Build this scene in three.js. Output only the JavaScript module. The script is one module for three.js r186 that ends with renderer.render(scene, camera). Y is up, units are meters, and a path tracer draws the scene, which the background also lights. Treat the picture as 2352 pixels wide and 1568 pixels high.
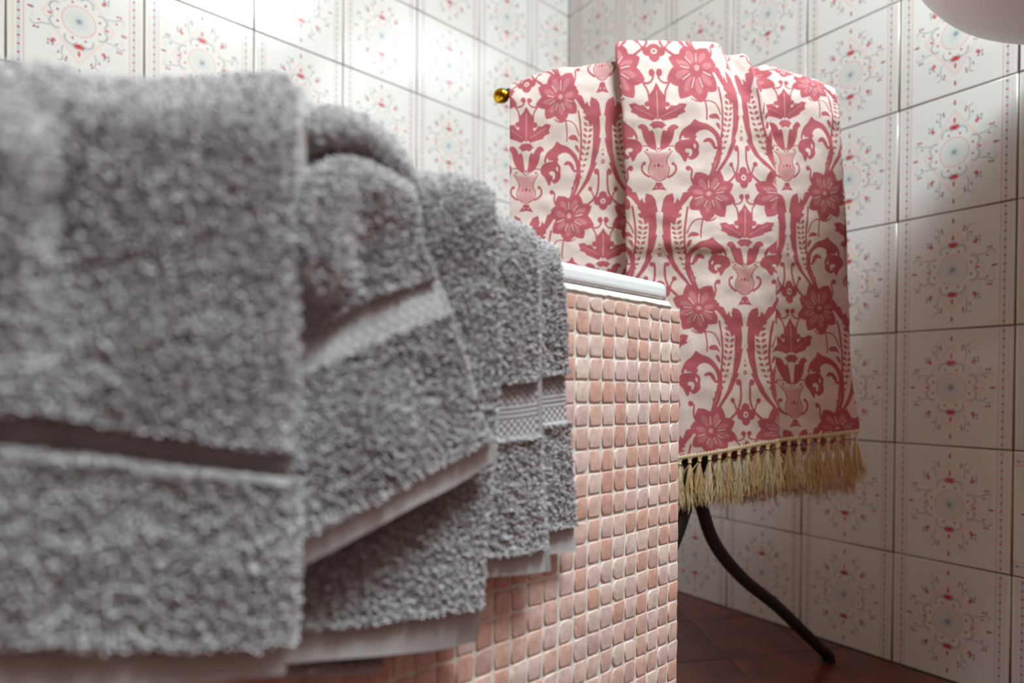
import * as THREE from 'three';
import { mergeGeometries } from 'three/addons/utils/BufferGeometryUtils.js';
import { ImprovedNoise } from 'three/addons/math/ImprovedNoise.js';
import { RectAreaLightUniformsLib } from 'three/addons/lights/RectAreaLightUniformsLib.js';
RectAreaLightUniformsLib.init();

// ---------------------------------------------------------------- camera, sky, light, exposure
const scene = new THREE.Scene();
const renderer = new THREE.WebGLRenderer();
renderer.toneMapping = THREE.LinearToneMapping;
renderer.toneMappingExposure = 1.0;
renderer.shadowMap.enabled = true;
const V = (x, y, z) => new THREE.Vector3(x, y, z);
const EYE = V(-1.12279, 0.48875, 1.27577);
const camera = new THREE.PerspectiveCamera(2 * Math.atan(784 / 1305.86) * 180 / Math.PI, 1.5, 0.02, 20);
camera.position.copy(EYE);
camera.up.set(-0.0007, 0.9999, -0.0118);
camera.lookAt(EYE.clone().add(V(0.6782, -0.0082, -0.7348)));
camera.setViewOffset(2352, 1568, -154.3, -124.65, 2352, 1568);     // shifted lens, as in the photograph
camera.focus = 0.63;
camera.userData.fStop = 2.5;
scene.background = new THREE.Color(0.80, 0.90, 1.0);

const ROOM = { x0: -2.35, z1: 2.30, h: 2.42 };
const SKY = { x0: -0.95, x1: -0.20, z0: 1.50, z1: 2.20 };            // roof light in the ceiling behind the camera
const skyLight = new THREE.RectAreaLight(new THREE.Color(0.80, 0.94, 1.0), 69, SKY.x1 - SKY.x0 - 0.1, SKY.z1 - SKY.z0 - 0.1);
skyLight.position.set((SKY.x0 + SKY.x1) / 2, ROOM.h + 0.05, (SKY.z0 + SKY.z1) / 2);
skyLight.rotation.x = -Math.PI / 2;                                 // shines straight down
scene.add(skyLight);

// ---------------------------------------------------------------- helpers
let seed = 12345;
const rnd = () => { seed = (seed * 1664525 + 1013904223) >>> 0; return seed / 4294967296; };
const rr = (a, b) => a + (b - a) * rnd();
const IN = new ImprovedNoise();
const noise = (x, y, z) => IN.noise(x + 31.7, y + 11.3, z + 7.9);
const clamp = (x, a = 0, b = 1) => Math.min(b, Math.max(a, x));
const smooth = (a, b, x) => { const t = clamp((x - a) / (b - a)); return t * t * (3 - 2 * t); };
const taken = {};
function numbered(n) { taken[n] = (taken[n] ?? -1) + 1; return taken[n] ? n + '_' + String(taken[n]).padStart(3, '0') : n; }
function mesh(name, geo, mat, parent = scene) {
  const m = new THREE.Mesh(geo, mat); m.name = parent === scene ? numbered(name) : name;
  m.castShadow = m.receiveShadow = true; parent.add(m); return m;
}
function tag(o, label, category, group) { o.userData.label = label; o.userData.category = category; if (group) o.userData.group = group; return o; }
function thing(name, label, category, pos, group) {
  const g = new THREE.Group(); g.name = numbered(name); g.position.copy(pos); scene.add(g); return tag(g, label, category, group);
}
function structure(o, label, category) { o.userData.kind = 'structure'; if (label) o.userData.label = label; if (category) o.userData.category = category; return o; }
const box = (x0, x1, y0, y1, z0, z1) => new THREE.BoxGeometry(x1 - x0, y1 - y0, z1 - z0).translate((x0 + x1) / 2, (y0 + y1) / 2, (z0 + z1) / 2);
function bufGeo(pos, idx, uv, nor) {
  const g = new THREE.BufferGeometry();
  g.setAttribute('position', new THREE.Float32BufferAttribute(pos, 3));
  if (uv) g.setAttribute('uv', new THREE.Float32BufferAttribute(uv, 2));
  g.setIndex(idx);
  if (nor) g.setAttribute('normal', new THREE.Float32BufferAttribute(nor, 3)); else g.computeVertexNormals();
  return g;
}
function canvasTex(w, h, draw, srgb = true) {
  const c = document.createElement('canvas'); c.width = w; c.height = h;
  const x = c.getContext('2d'); draw(x, w, h);
  const t = new THREE.CanvasTexture(c);
  if (srgb) t.colorSpace = THREE.SRGBColorSpace;
  t.wrapS = t.wrapT = THREE.RepeatWrapping; t.magFilter = THREE.LinearFilter; t.anisotropy = 8;
  return t;
}
function dataTex(n, fn, srgb = false) {
  const d = new Uint8Array(n * n * 4);
  for (let j = 0; j < n; j++) for (let i = 0; i < n; i++) {
    const c = fn(i / n, j / n), k = 4 * (j * n + i);
    for (let q = 0; q < 3; q++) d[k + q] = clamp(Array.isArray(c) ? c[q] : c) * 255;
    d[k + 3] = 255;
  }
  const t = new THREE.DataTexture(d, n, n); t.wrapS = t.wrapT = THREE.RepeatWrapping; t.magFilter = THREE.LinearFilter;
  if (srgb) t.colorSpace = THREE.SRGBColorSpace; t.needsUpdate = true; return t;
}
// tiling noise: four corners blended
function tnoise(u, v, f) {
  const n = (a, b) => noise(a * f, b * f, 3.3);
  return (n(u, v) * (1 - u) * (1 - v) + n(u - 1, v) * u * (1 - v) + n(u, v - 1) * (1 - u) * v + n(u - 1, v - 1) * u * v);
}

// ---------------------------------------------------------------- textures of surfaces
// printed wall tile: bands of beads down both sides, a rosette in a lozenge of scrolls
function drawTile(x, w, h) {
  x.fillStyle = '#e5e1da'; x.fillRect(0, 0, w, h); x.globalAlpha = 0.72;
  const U = (u) => u * w, W = (v) => v * h;
  const vline = (u, width, col) => { x.fillStyle = col; x.fillRect(U(u - width / 2), 0, U(width), h); };
  for (const s of [0, 1]) {
    const m = (u) => (s ? 1 - u : u);
    vline(m(0.034), 0.006, 'rgba(226,190,176,.65)'); vline(m(0.044), 0.004, 'rgba(226,170,150,.75)');
    vline(m(0.078), 0.036, 'rgba(196,204,208,.62)');
    vline(m(0.112), 0.010, 'rgba(224,176,166,.70)'); vline(m(0.113), 0.004, 'rgba(205,140,132,.8)');
    for (let k = 0; k < 15; k++) {
      const cy = W((k + 0.5) / 15), cx = U(m(0.078));
      x.strokeStyle = 'rgba(120,134,150,.75)'; x.lineWidth = 0.004 * w;
      x.beginPath(); x.moveTo(cx - 3, cy + W(0.018)); x.quadraticCurveTo(cx + 8, cy + W(0.033), cx - 2, cy + W(0.05)); x.stroke();
      x.fillStyle = '#c2555f'; x.beginPath(); x.ellipse(cx, cy, 0.010 * w, 0.011 * h, 0, 0, 7); x.fill();
      x.fillStyle = '#8e3d4c'; x.beginPath(); x.ellipse(cx, cy + 1, 0.005 * w, 0.005 * h, 0, 0, 7); x.fill();
    }
  }
  x.save(); x.translate(w / 2, h / 2); x.scale(w, h); x.lineCap = 'round';
  const red = '#c9474e', dred = '#9c4a58', grey = 'rgba(128,144,156,.85)', pale = 'rgba(172,184,188,.55)', salmon = 'rgba(236,184,170,.45)';
  const dot = (px, py, a, b, rot, col) => { x.fillStyle = col; x.beginPath(); x.ellipse(px, py, a, b, rot, 0, 7); x.fill(); };
  // lozenge
  x.strokeStyle = salmon; x.lineWidth = 0.024; x.lineJoin = 'miter';
  x.beginPath(); x.moveTo(0, -0.355); x.lineTo(0.265, 0); x.lineTo(0, 0.355); x.lineTo(-0.265, 0); x.closePath(); x.stroke();
  // wheel
  x.strokeStyle = 'rgba(168,176,180,.8)'; x.lineWidth = 0.0046;
  for (let k = 0; k < 32; k++) { const a = k * Math.PI / 16; x.beginPath(); x.moveTo(0.02 * Math.cos(a), 0.02 * Math.sin(a)); x.lineTo(0.112 * Math.cos(a), 0.112 * Math.sin(a)); x.stroke(); }
  x.fillStyle = 'rgba(214,216,212,.15)'; x.beginPath(); x.arc(0, 0, 0.114, 0, 7); x.fill();
  for (let k = 0; k < 32; k++) { const a = k * Math.PI / 16 + 0.1; dot(0.124 * Math.cos(a), 0.124 * Math.sin(a), 0.0085, 0.0085, 0, 'rgba(224,130,124,.72)'); }
  dot(0, 0, 0.024, 0.024, 0, 'rgba(120,140,160,.45)'); dot(0, 0, 0.015, 0.015, 0, '#6d8096');
  for (const sx of [-1, 1]) for (const sy of [-1, 1]) {
    x.save(); x.scale(sx, sy);
    // crescents with a bead
    x.strokeStyle = grey; x.lineWidth = 0.011;
    x.beginPath(); x.arc(0.058, -0.158, 0.047, -2.6, 0.35); x.stroke();
    x.beginPath(); x.arc(0.163, -0.058, 0.047, -1.9, 1.0); x.stroke();
    x.lineWidth = 0.004; x.strokeStyle = pale;
    x.beginPath(); x.arc(0.058, -0.158, 0.060, -2.6, 0.5); x.stroke(); x.beginPath(); x.arc(0.163, -0.058, 0.060, -2.0, 1.1); x.stroke();
    dot(0.048, -0.150, 0.010, 0.011, 0, dred); dot(0.155, -0.048, 0.010, 0.011, 0, dred);
    // sprigs: curved grey stem, three buds
    const sprig = (px, py, rot) => {
      x.save(); x.translate(px, py); x.rotate(rot);
      x.strokeStyle = grey; x.lineWidth = 0.009; x.beginPath(); x.moveTo(-0.055, 0.03); x.quadraticCurveTo(0, 0.02, 0.02, -0.01); x.quadraticCurveTo(0.05, -0.04, 0.075, -0.01); x.stroke();
      x.strokeStyle = pale; x.lineWidth = 0.004; x.beginPath(); x.moveTo(0.075, -0.01); x.quadraticCurveTo(0.09, 0.03, 0.06, 0.05); x.quadraticCurveTo(0.035, 0.04, 0.05, 0.02); x.stroke();
      dot(0.012, -0.040, 0.008, 0.014, 0.7, dred); dot(0.036, -0.046, 0.008, 0.014, 0.4, dred); dot(0.020, 0.026, 0.008, 0.012, 1.0, dred);
      x.restore();
    };
    sprig(0.118, -0.300, -1.0); sprig(0.272, -0.118, 0.25);
    // red flower with three grey florets
    dot(0.186, -0.218, 0.017, 0.019, 0.7, red); dot(0.197, -0.232, 0.010, 0.011, 0, dred);
    for (const [a, b] of [[0.190, -0.252], [0.222, -0.256], [0.220, -0.226]]) dot(a, b, 0.010, 0.011, 0, 'rgba(112,106,124,.82)');
    x.strokeStyle = pale; x.lineWidth = 0.004; x.beginPath(); x.arc(0.225, -0.185, 0.022, 0, 5); x.stroke(); x.beginPath(); x.arc(0.150, -0.262, 0.020, 1, 6); x.stroke();
    x.beginPath(); x.moveTo(0.02, -0.40); x.quadraticCurveTo(0.075, -0.43, 0.10, -0.36); x.stroke();
    x.beginPath(); x.moveTo(0.325, -0.02); x.quadraticCurveTo(0.345, -0.07, 0.315, -0.11); x.stroke();
    // fan of fine rays at the red stars
    x.strokeStyle = 'rgba(150,164,172,.6)'; x.lineWidth = 0.003;
    for (let k = 0; k < 5; k++) { x.beginPath(); x.moveTo(0.02, -0.225); x.lineTo(0.03 + 0.012 * k, -0.275 + 0.013 * k); x.stroke(); }
    x.restore();
  }
  for (const s of [-1, 1]) {
    for (let k = 0; k < 7; k++) { const a = (k - 3) * 0.42; dot(0.026 * Math.sin(a), s * (0.205 + 0.012 * Math.cos(a)), 0.010, 0.022, -s * a * 0.9, red); }
    dot(0, s * 0.205, 0.020, 0.017, 0, '#c23d44'); dot(0, s * 0.272, 0.012, 0.026, 0, red);
    dot(0, s * 0.418, 0.011, 0.020, 0, dred); dot(0, s * 0.434, 0.006, 0.014, 0, dred);
    dot(s * 0.208, 0, 0.020, 0.012, 0, '#cf5a5c'); dot(s * 0.338, 0, 0.020, 0.011, 0, dred); dot(s * 0.356, 0, 0.014, 0.006, 0, dred);
  }
  x.restore();
}
const tileTex = canvasTex(700, 800, drawTile);
const tileMats = [0, 1, 2].map((k) => new THREE.MeshPhysicalMaterial({ map: tileTex, color: new THREE.Color().setRGB([1, .98, .99][k], [1, .97, .985][k], [1, .965, .985][k]), roughness: 0.13, clearcoat: 0.3, clearcoatRoughness: 0.04 }));
const groutWall = new THREE.MeshStandardMaterial({ map: dataTex(128, (u, v) => { const n = 0.5 + 0.5 * tnoise(u, v, 9); return [0.56 - 0.14 * n, 0.50 - 0.14 * n, 0.39 - 0.14 * n]; }, true), roughness: 0.95 });
const plaster = new THREE.MeshStandardMaterial({ color: '#efece6', roughness: 0.9 });

// woven towel print: leaves, urns, lotus flowers, ears and scrolls in a half-drop repeat (390 x 536 units)
function drawWoven(x, w, h) {
  const K = w / 1020;                                                // drawn in units of 1/1020 of the repeat width
  const Hh = h / K / 2;
  x.fillStyle = '#ecdacf'; x.fillRect(0, 0, w, h);
  const R = '#b2434f', R2 = '#c0626b', CR = '#ecdacf';
  const petal = (px, py, len, wid, rot, col = R) => {
    x.save(); x.translate(px, py); x.rotate(rot);
    x.fillStyle = col; x.beginPath(); x.moveTo(0, 0); x.bezierCurveTo(wid, -len * .25, wid * .9, -len * .75, 0, -len); x.bezierCurveTo(-wid * .9, -len * .75, -wid, -len * .25, 0, 0); x.fill();
    x.fillStyle = 'rgba(222,160,158,.42)'; x.beginPath(); x.ellipse(0, -len * .42, wid * .26, len * .26, 0, 0, 7); x.fill();
    x.restore();
  };
  const path = (pts, lw, col = R) => {
    x.strokeStyle = col; x.lineWidth = lw; x.lineCap = 'round'; x.lineJoin = 'round';
    x.beginPath(); x.moveTo(pts[0][0], pts[0][1]);
    for (let i = 1; i < pts.length - 1; i++) { const a = pts[i], b = pts[i + 1], e = i === pts.length - 2; x.quadraticCurveTo(a[0], a[1], e ? b[0] : (a[0] + b[0]) / 2, e ? b[1] : (a[1] + b[1]) / 2); }
    x.stroke();
  };
  const poly = (pts, col = R) => { x.fillStyle = col; x.beginPath(); pts.forEach((p, i) => (i ? x.lineTo(p[0], p[1]) : x.moveTo(p[0], p[1]))); x.closePath(); x.fill(); };
  const disc = (px, py, r, col = R) => { x.fillStyle = col; x.beginPath(); x.arc(px, py, r, 0, 7); x.fill(); };
  const blob = (pts, col = R) => {
    x.fillStyle = col; x.beginPath(); const n = pts.length;
    for (let i = 0; i < n; i++) { const a = pts[i], b = pts[(i + 1) % n]; const mx = (a[0] + b[0]) / 2, my = (a[1] + b[1]) / 2; if (!i) { const z = pts[n - 1]; x.moveTo((z[0] + a[0]) / 2, (z[1] + a[1]) / 2); } x.quadraticCurveTo(a[0], a[1], mx, my); }
    x.closePath(); x.fill();
  };
  const side = () => {                                               // everything on one side of the axis
    // leaf lobe
    poly([[2, 70], [30, 30], [60, 18], [80, -8], [105, -4], [128, -18], [165, -12], [150, 20], [158, 34], [122, 50], [112, 66], [70, 78], [30, 90]]);
    path([[10, 72], [60, 45], [130, 5]], 3, '#d9a49c');
    // bell
    poly([[0, 92], [30, 96], [52, 118], [40, 122], [26, 140], [0, 132]]);
    blob([[6, 262], [14, 216], [22, 160], [36, 142], [50, 158], [58, 130], [84, 106], [112, 112], [122, 134], [96, 140], [90, 190], [66, 236], [34, 262]]);
    // urn: rim, neck, body, foot with light ribs
    poly([[0, 282], [82, 270], [58, 302], [44, 338], [64, 366], [60, 408], [24, 440], [0, 442]], '#e0b6af'); path([[82, 270], [58, 302], [44, 338], [64, 366], [60, 408], [24, 440], [0, 442]], 6);
    for (let k = 0; k < 4; k++) path([[8 + k * 15, 290], [6 + k * 10, 330], [6 + k * 15, 372], [4 + k * 9, 430]], 4.2, '#bf5a63');
    path([[0, 345], [46, 350]], 5); path([[0, 366], [52, 366]], 5);
    disc(0, 356, 9, '#a51f33'); disc(22, 360, 6, '#b2293c');
    path([[0, 282], [78, 272]], 6);
    poly([[0, 450], [16, 450], [26, 472], [48, 496], [0, 490]]); disc(14, 476, 4, CR);
    path([[58, 420], [100, 400], [104, 350], [84, 340]], 12); disc(86, 344, 10);
    path([[6, 276], [40, 232], [92, 240]], 6); disc(66, 262, 7);
    // side tulip
    blob([[92, 236], [120, 205], [180, 198], [200, 190], [214, 210], [232, 232], [226, 262], [232, 288], [206, 318], [178, 322], [168, 300], [158, 340], [140, 320], [128, 290], [100, 272]]);
    blob([[150, 262], [170, 250], [196, 262], [190, 296], [172, 300], [180, 278], [160, 276]], CR);
    blob([[202, 222], [214, 240], [210, 260], [198, 244]], CR);
    // acanthus
    blob([[300, 400], [330, 330], [336, 250], [318, 180], [270, 140], [225, 150], [206, 176], [222, 182], [196, 216], [180, 190], [150, 196], [142, 170], [128, 214], [116, 196], [136, 140], [186, 108], [204, 70], [226, 96], [290, 112], [344, 170], [366, 250], [352, 330], [312, 410]]);
    blob([[322, 230], [300, 196], [268, 192], [246, 216], [262, 222], [282, 214], [300, 240], [318, 262]], R);
    blob([[344, 256], [326, 240], [306, 250], [318, 262]], R);
    // twig
    path([[350, 50], [330, -20], [270, -40], [212, -18], [186, -44]], 8); path([[290, -38], [300, -72]], 10); path([[236, -26], [222, -60]], 12); path([[244, -22], [262, 20]], 10); path([[200, -26], [176, -34]], 9);
    blob([[352, 90], [330, 40], [290, 44], [276, 66], [300, 74], [330, 72]]);
    blob([[356, 150], [344, 100], [318, 96], [330, 130]]);
    // thin stem and ear of chevrons
    path([[344, -100], [360, -20], [366, 100], [352, 220], [318, 330], [292, 412]], 12);
    disc(412, -112, 20); disc(392, -94, 16); disc(432, -94, 16); disc(412, -84, 16);
    for (let k = 0; k < 13; k++) { const t = k / 12, cx = 412 - 4 * t - 92 * t * t, cy = -52 + 400 * t, a = 0.25 * t; for (const s of [-1, 1]) petal(cx + s * 3, cy + 10, 36 - 14 * t, 13 - 4 * t, s * 0.95 + a, '#b03845'); }
    // jagged outer band
    poly([[430, -190], [468, -176], [486, -148], [500, -70], [488, -66], [494, 10], [486, 60], [498, 62], [480, 140], [456, 200], [470, 204], [420, 300], [330, 412], [318, 404], [390, 300], [424, 220], [440, 120], [444, 10], [436, -90], [420, -150]]);
    // lotus
    const lx = 288, ly = 520;
    for (const [a, l, wd] of [[-0.55, 132, 74], [0.42, 134, 76], [1.18, 142, 62], [1.85, 152, 66], [2.55, 146, 66], [3.25, 146, 70], [4.0, 130, 66], [4.95, 112, 56]]) petal(lx + 16 * Math.sin(a), ly - 16 * Math.cos(a), l, wd, a);
    blob([[lx - 30, ly - 20], [lx, ly - 44], [lx + 36, ly - 20], [lx + 34, ly + 24], [lx, ly + 44], [lx - 28, ly + 16]], R); disc(lx - 4, ly - 6, 14, '#dba9a2');
    x.strokeStyle = CR; x.lineWidth = 5; for (const a of [-0.07, 0.7, 1.4, 2.1, 2.8, 3.5, 4.4]) { x.beginPath(); x.moveTo(lx + 40 * Math.sin(a), ly - 40 * Math.cos(a)); x.lineTo(lx + 84 * Math.sin(a), ly - 84 * Math.cos(a)); x.stroke(); }
    // scrolls
    path([[370, 470], [440, 430], [486, 350], [478, 256]], 14); disc(466, 254, 18); path([[448, 400], [440, 366], [420, 350]], 10); disc(424, 350, 14);
    path([[400, 556], [446, 590], [500, 566], [496, 532]], 11); disc(490, 534, 17); path([[440, 586], [472, 620], [462, 686]], 10); disc(452, 690, 16);
    path([[206, 470], [180, 430], [196, 370], [168, 362]], 11); disc(170, 370, 15); path([[210, 470], [160, 512], [120, 600]], 16);
    poly([[206, 456], [180, 470], [170, 500], [140, 508], [120, 560], [104, 540], [84, 620], [70, 560], [60, 660], [90, 690], [130, 600], [190, 520]], R);
    path([[250, 660], [236, 720], [240, 780]], 9);
  };
  const motif = (ox, oy) => {
    for (const s of [1, -1]) { x.save(); x.translate(ox, oy); x.scale(s, 1); side(); x.restore(); }
    x.save(); x.translate(ox, oy);
    poly([[0, -122], [22, -84], [48, -60], [44, -36], [56, -14], [46, 10], [52, 26], [20, 72], [0, 84], [-20, 72], [-52, 26], [-46, 10], [-56, -14], [-44, -36], [-48, -60], [-22, -84]]);
    path([[0, -80], [2, 0], [0, 72]], 6, '#dba49d'); disc(0, 256, 7, '#a51f33');
    for (const [dy, r] of [[128, 5], [156, 8]]) { disc(510, dy, r); disc(-510, dy, r); }
    for (const ax of [510, -510]) { disc(ax, 198, 13); disc(ax, 198, 5, CR); for (let k = 0; k < 4; k++) { const a = k * Math.PI / 2; disc(ax + 32 * Math.sin(a), 424 + 32 * Math.cos(a), 29); } disc(ax, 424, 17, CR); disc(ax, 424, 8); }
    x.restore();
  };
  x.save(); x.scale(K, K);
  for (const [a, b] of [[-1, -1], [0, -1], [1, -1], [-1, 0], [0, 0], [1, 0], [-1, 1], [0, 1], [1, 1]]) { motif(a * 1020, b * 2 * Hh); motif(a * 1020 + 510, b * 2 * Hh + Hh); }
  x.restore();
  // twill: fine diagonal floats of ground yarn over everything
  const im = x.getImageData(0, 0, w, h), d = im.data;
  for (let j = 0; j < h; j++) for (let i = 0; i < w; i++) {
    const k = 4 * (j * w + i), t = ((i * 100 / w + j * 137 / h) % 1 + 1) % 1, s = 1 - Math.abs(2 * t - 1), red = d[k + 1] < 150 ? 1 : 0;
    const n = (Math.sin(i * 12.9898 + j * 78.233) * 43758.5453) % 1;
    const g = (red ? 0.30 * s : -0.07 * s) + 0.05 * n;
    if (red) { d[k] += (234 - d[k]) * Math.max(0, g); d[k + 1] += (217 - d[k + 1]) * Math.max(0, g); d[k + 2] += (200 - d[k + 2]) * Math.max(0, g); }
    else { d[k] *= 1 + g * 0.5; d[k + 1] *= 1 + g; d[k + 2] *= 1 + g; }
  }
  x.putImageData(im, 0, 0);
}
const wovenTex = canvasTex(1170, 1608, drawWoven);
const twillBump = dataTex(128, (u, v) => 0.5 + 0.5 * Math.sin((u + v) * Math.PI * 2 * 16));

// marble of the mosaic, terrazzo red of the floor
const marble = dataTex(256, (u, v) => {
  const a = tnoise(u, v, 5), b = tnoise(u + 0.0, v, 14), vein = Math.pow(1 - Math.abs(Math.sin(6 * (a + 0.35 * b) + 9 * (u + 0.4 * v) )), 5);
  const n = 0.95 + 0.12 * a + 0.06 * b; return [n + 0.10 * vein, n * 0.975 + 0.13 * vein, n * 0.96 + 0.14 * vein];
}, true);
const floorTex = dataTex(512, (u, v) => {
  const a = tnoise(u, v, 7), b = tnoise(u, v, 30), s = rnd();
  const k = 0.72 + 0.35 * a + 0.22 * b + (s > 0.9 ? 0.28 : 0) - (s < 0.12 ? 0.2 : 0);
  return [0.50 * k, 0.225 * k, 0.20 * k];
}, true);
const speck = dataTex(256, () => rnd());

// ---------------------------------------------------------------- the room
const TW = 0.17398, TH = 0.20, JOINT = 0.0022;
function tileGeo(w, h, u0, u1, v0, v1, turned) {                     // bevelled glazed tile, face at z = 0
  const rings = [[0, -0.0052, 1], [0, -0.0017, 1], [0.0005, -0.0006, 0.6], [0.0016, 0, 0]], pos = [], nor = [], uv = [], idx = [];
  for (const [ins, z, k] of rings) for (const [sx, sy] of [[-1, -1], [1, -1], [1, 1], [-1, 1]]) {
    const x = sx * (w / 2 - ins), y = sy * (h / 2 - ins); pos.push(x, y, z);
    const n = V(sx * k, sy * k, k === 1 ? 0.25 : 1).normalize(); nor.push(n.x, n.y, n.z);
    let a = u0 + (u1 - u0) * (x / w + 0.5), b = v0 + (v1 - v0) * (y / h + 0.5); if (turned) [a, b] = [b, 1 - a]; uv.push(a, b);
  }
  for (let r = 0; r < 3; r++) for (let k = 0; k < 4; k++) { const a = r * 4 + k, b = r * 4 + (k + 1) % 4, c = b + 4, d = a + 4; idx.push(a, b, c, a, c, d); }
  idx.push(12, 13, 14, 12, 14, 15);
  return bufGeo(pos, idx, uv, nor);
}
const fullTile = tileGeo(TW - JOINT, TH - JOINT, 0, 1, 0, 1), turnedTile = tileGeo(TW - JOINT, TH - JOINT, 0, 1, 0, 1, true);
function tiledWall(name, label, parentGeo, len, first, place, turned) {
  const wall = structure(mesh(name, parentGeo, groutWall), label, 'wall');
  const cuts = [0]; for (let c = first; c < len - 0.002; c += TW) cuts.push(c); cuts.push(len);
  for (let k = 0; k + 1 < cuts.length; k++) {
    const w = cuts[k + 1] - cuts[k]; if (w < 0.012) continue;
    for (let r = 0; r * TH < ROOM.h - 0.02; r++) {
      const h = Math.min(TH, ROOM.h - r * TH); let g;
      const full = Math.abs(w - TW) < 1e-4 && h > TH - 1e-4;
      if (turned && turned(k, r)) g = turnedTile;
      else if (full) g = fullTile;
      else { const f = Math.min(1, w / TW), flip = name === 'wall_left'; const [a, b] = k === 0 ? (flip ? [0, f] : [1 - f, 1]) : (flip ? [1 - f, 1] : [0, f]); g = tileGeo(w - JOINT, h - JOINT, a, b, 0, h / TH); }
      const t = mesh('tile', g, tileMats[Math.floor(rnd() * 3)], wall);
      place(t, (cuts[k] + cuts[k + 1]) / 2, r * TH + h / 2);
      t.rotation.x += rr(-0.0022, 0.0022); t.rotation.y += rr(-0.0022, 0.0022);
    }
  }
  return wall;
}
const { x0: RX, z1: RZ, h: RH } = ROOM;
tiledWall('wall_left', 'wall of glazed tiles with printed rosettes behind the bathtub', box(RX - 0.12, 0.12, -0.1, RH + 0.1, -0.13, -0.0035), -RX, TW - 0.0380,
  (t, s, y) => { t.position.set(-s, y, 0); });
tiledWall('wall_right', 'wall of glazed tiles with printed rosettes behind the towel stand', box(0.0035, 0.13, -0.1, RH + 0.1, 0.0005, RZ + 0.12), RZ, 0.0363,
  (t, s, y) => { t.position.set(0, y, s); t.rotation.y = -Math.PI / 2; }, (k, r) => k === 7 && r === 1);

// the two walls out of view
const farTile = new THREE.MeshPhysicalMaterial({ color: '#64422a', roughness: 0.5 });
structure(mesh('wall_far', box(RX - 0.12, RX, -0.1, RH + 0.1, 0.0005, RZ + 0.12), farTile), 'plain brown end wall', 'wall');
structure(mesh('wall_front', box(RX + 0.001, -0.0005, -0.1, RH + 0.1, RZ, RZ + 0.12), farTile), 'plain brown wall opposite the bathtub', 'wall');
{
  const y0 = RH, y1 = RH + 0.14, { x0, x1, z0, z1 } = SKY;
  structure(mesh('ceiling', mergeGeometries([box(RX - 0.12, x0, y0, y1, -0.13, RZ + 0.12), box(x1, 0.13, y0, y1, -0.13, RZ + 0.12), box(x0, x1, y0, y1, -0.13, z0), box(x0, x1, y0, y1, z1, RZ + 0.12)]), plaster), 'plain white ceiling with a roof light', 'ceiling');
  const win = new THREE.Group(); win.name = 'window_1'; scene.add(win); structure(win, 'white framed frosted roof light', 'window');
  const fr = new THREE.MeshStandardMaterial({ color: '#f2f1ee', roughness: 0.4 });
  mesh('window_frame', mergeGeometries([box(x0, x0 + 0.05, y0 + 0.06, y0 + 0.12, z0, z1), box(x1 - 0.05, x1, y0 + 0.06, y0 + 0.12, z0, z1), box(x0 + 0.05, x1 - 0.05, y0 + 0.06, y0 + 0.12, z0, z0 + 0.05), box(x0 + 0.05, x1 - 0.05, y0 + 0.06, y0 + 0.12, z1 - 0.05, z1)]), fr, win);
  mesh('pane', box(x0 + 0.05, x1 - 0.05, y0 + 0.085, y0 + 0.091, z0 + 0.05, z1 - 0.05), new THREE.MeshPhysicalMaterial({ color: '#ffffff', transmission: 1, roughness: 0.3, thickness: 0 }), win);
}

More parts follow.
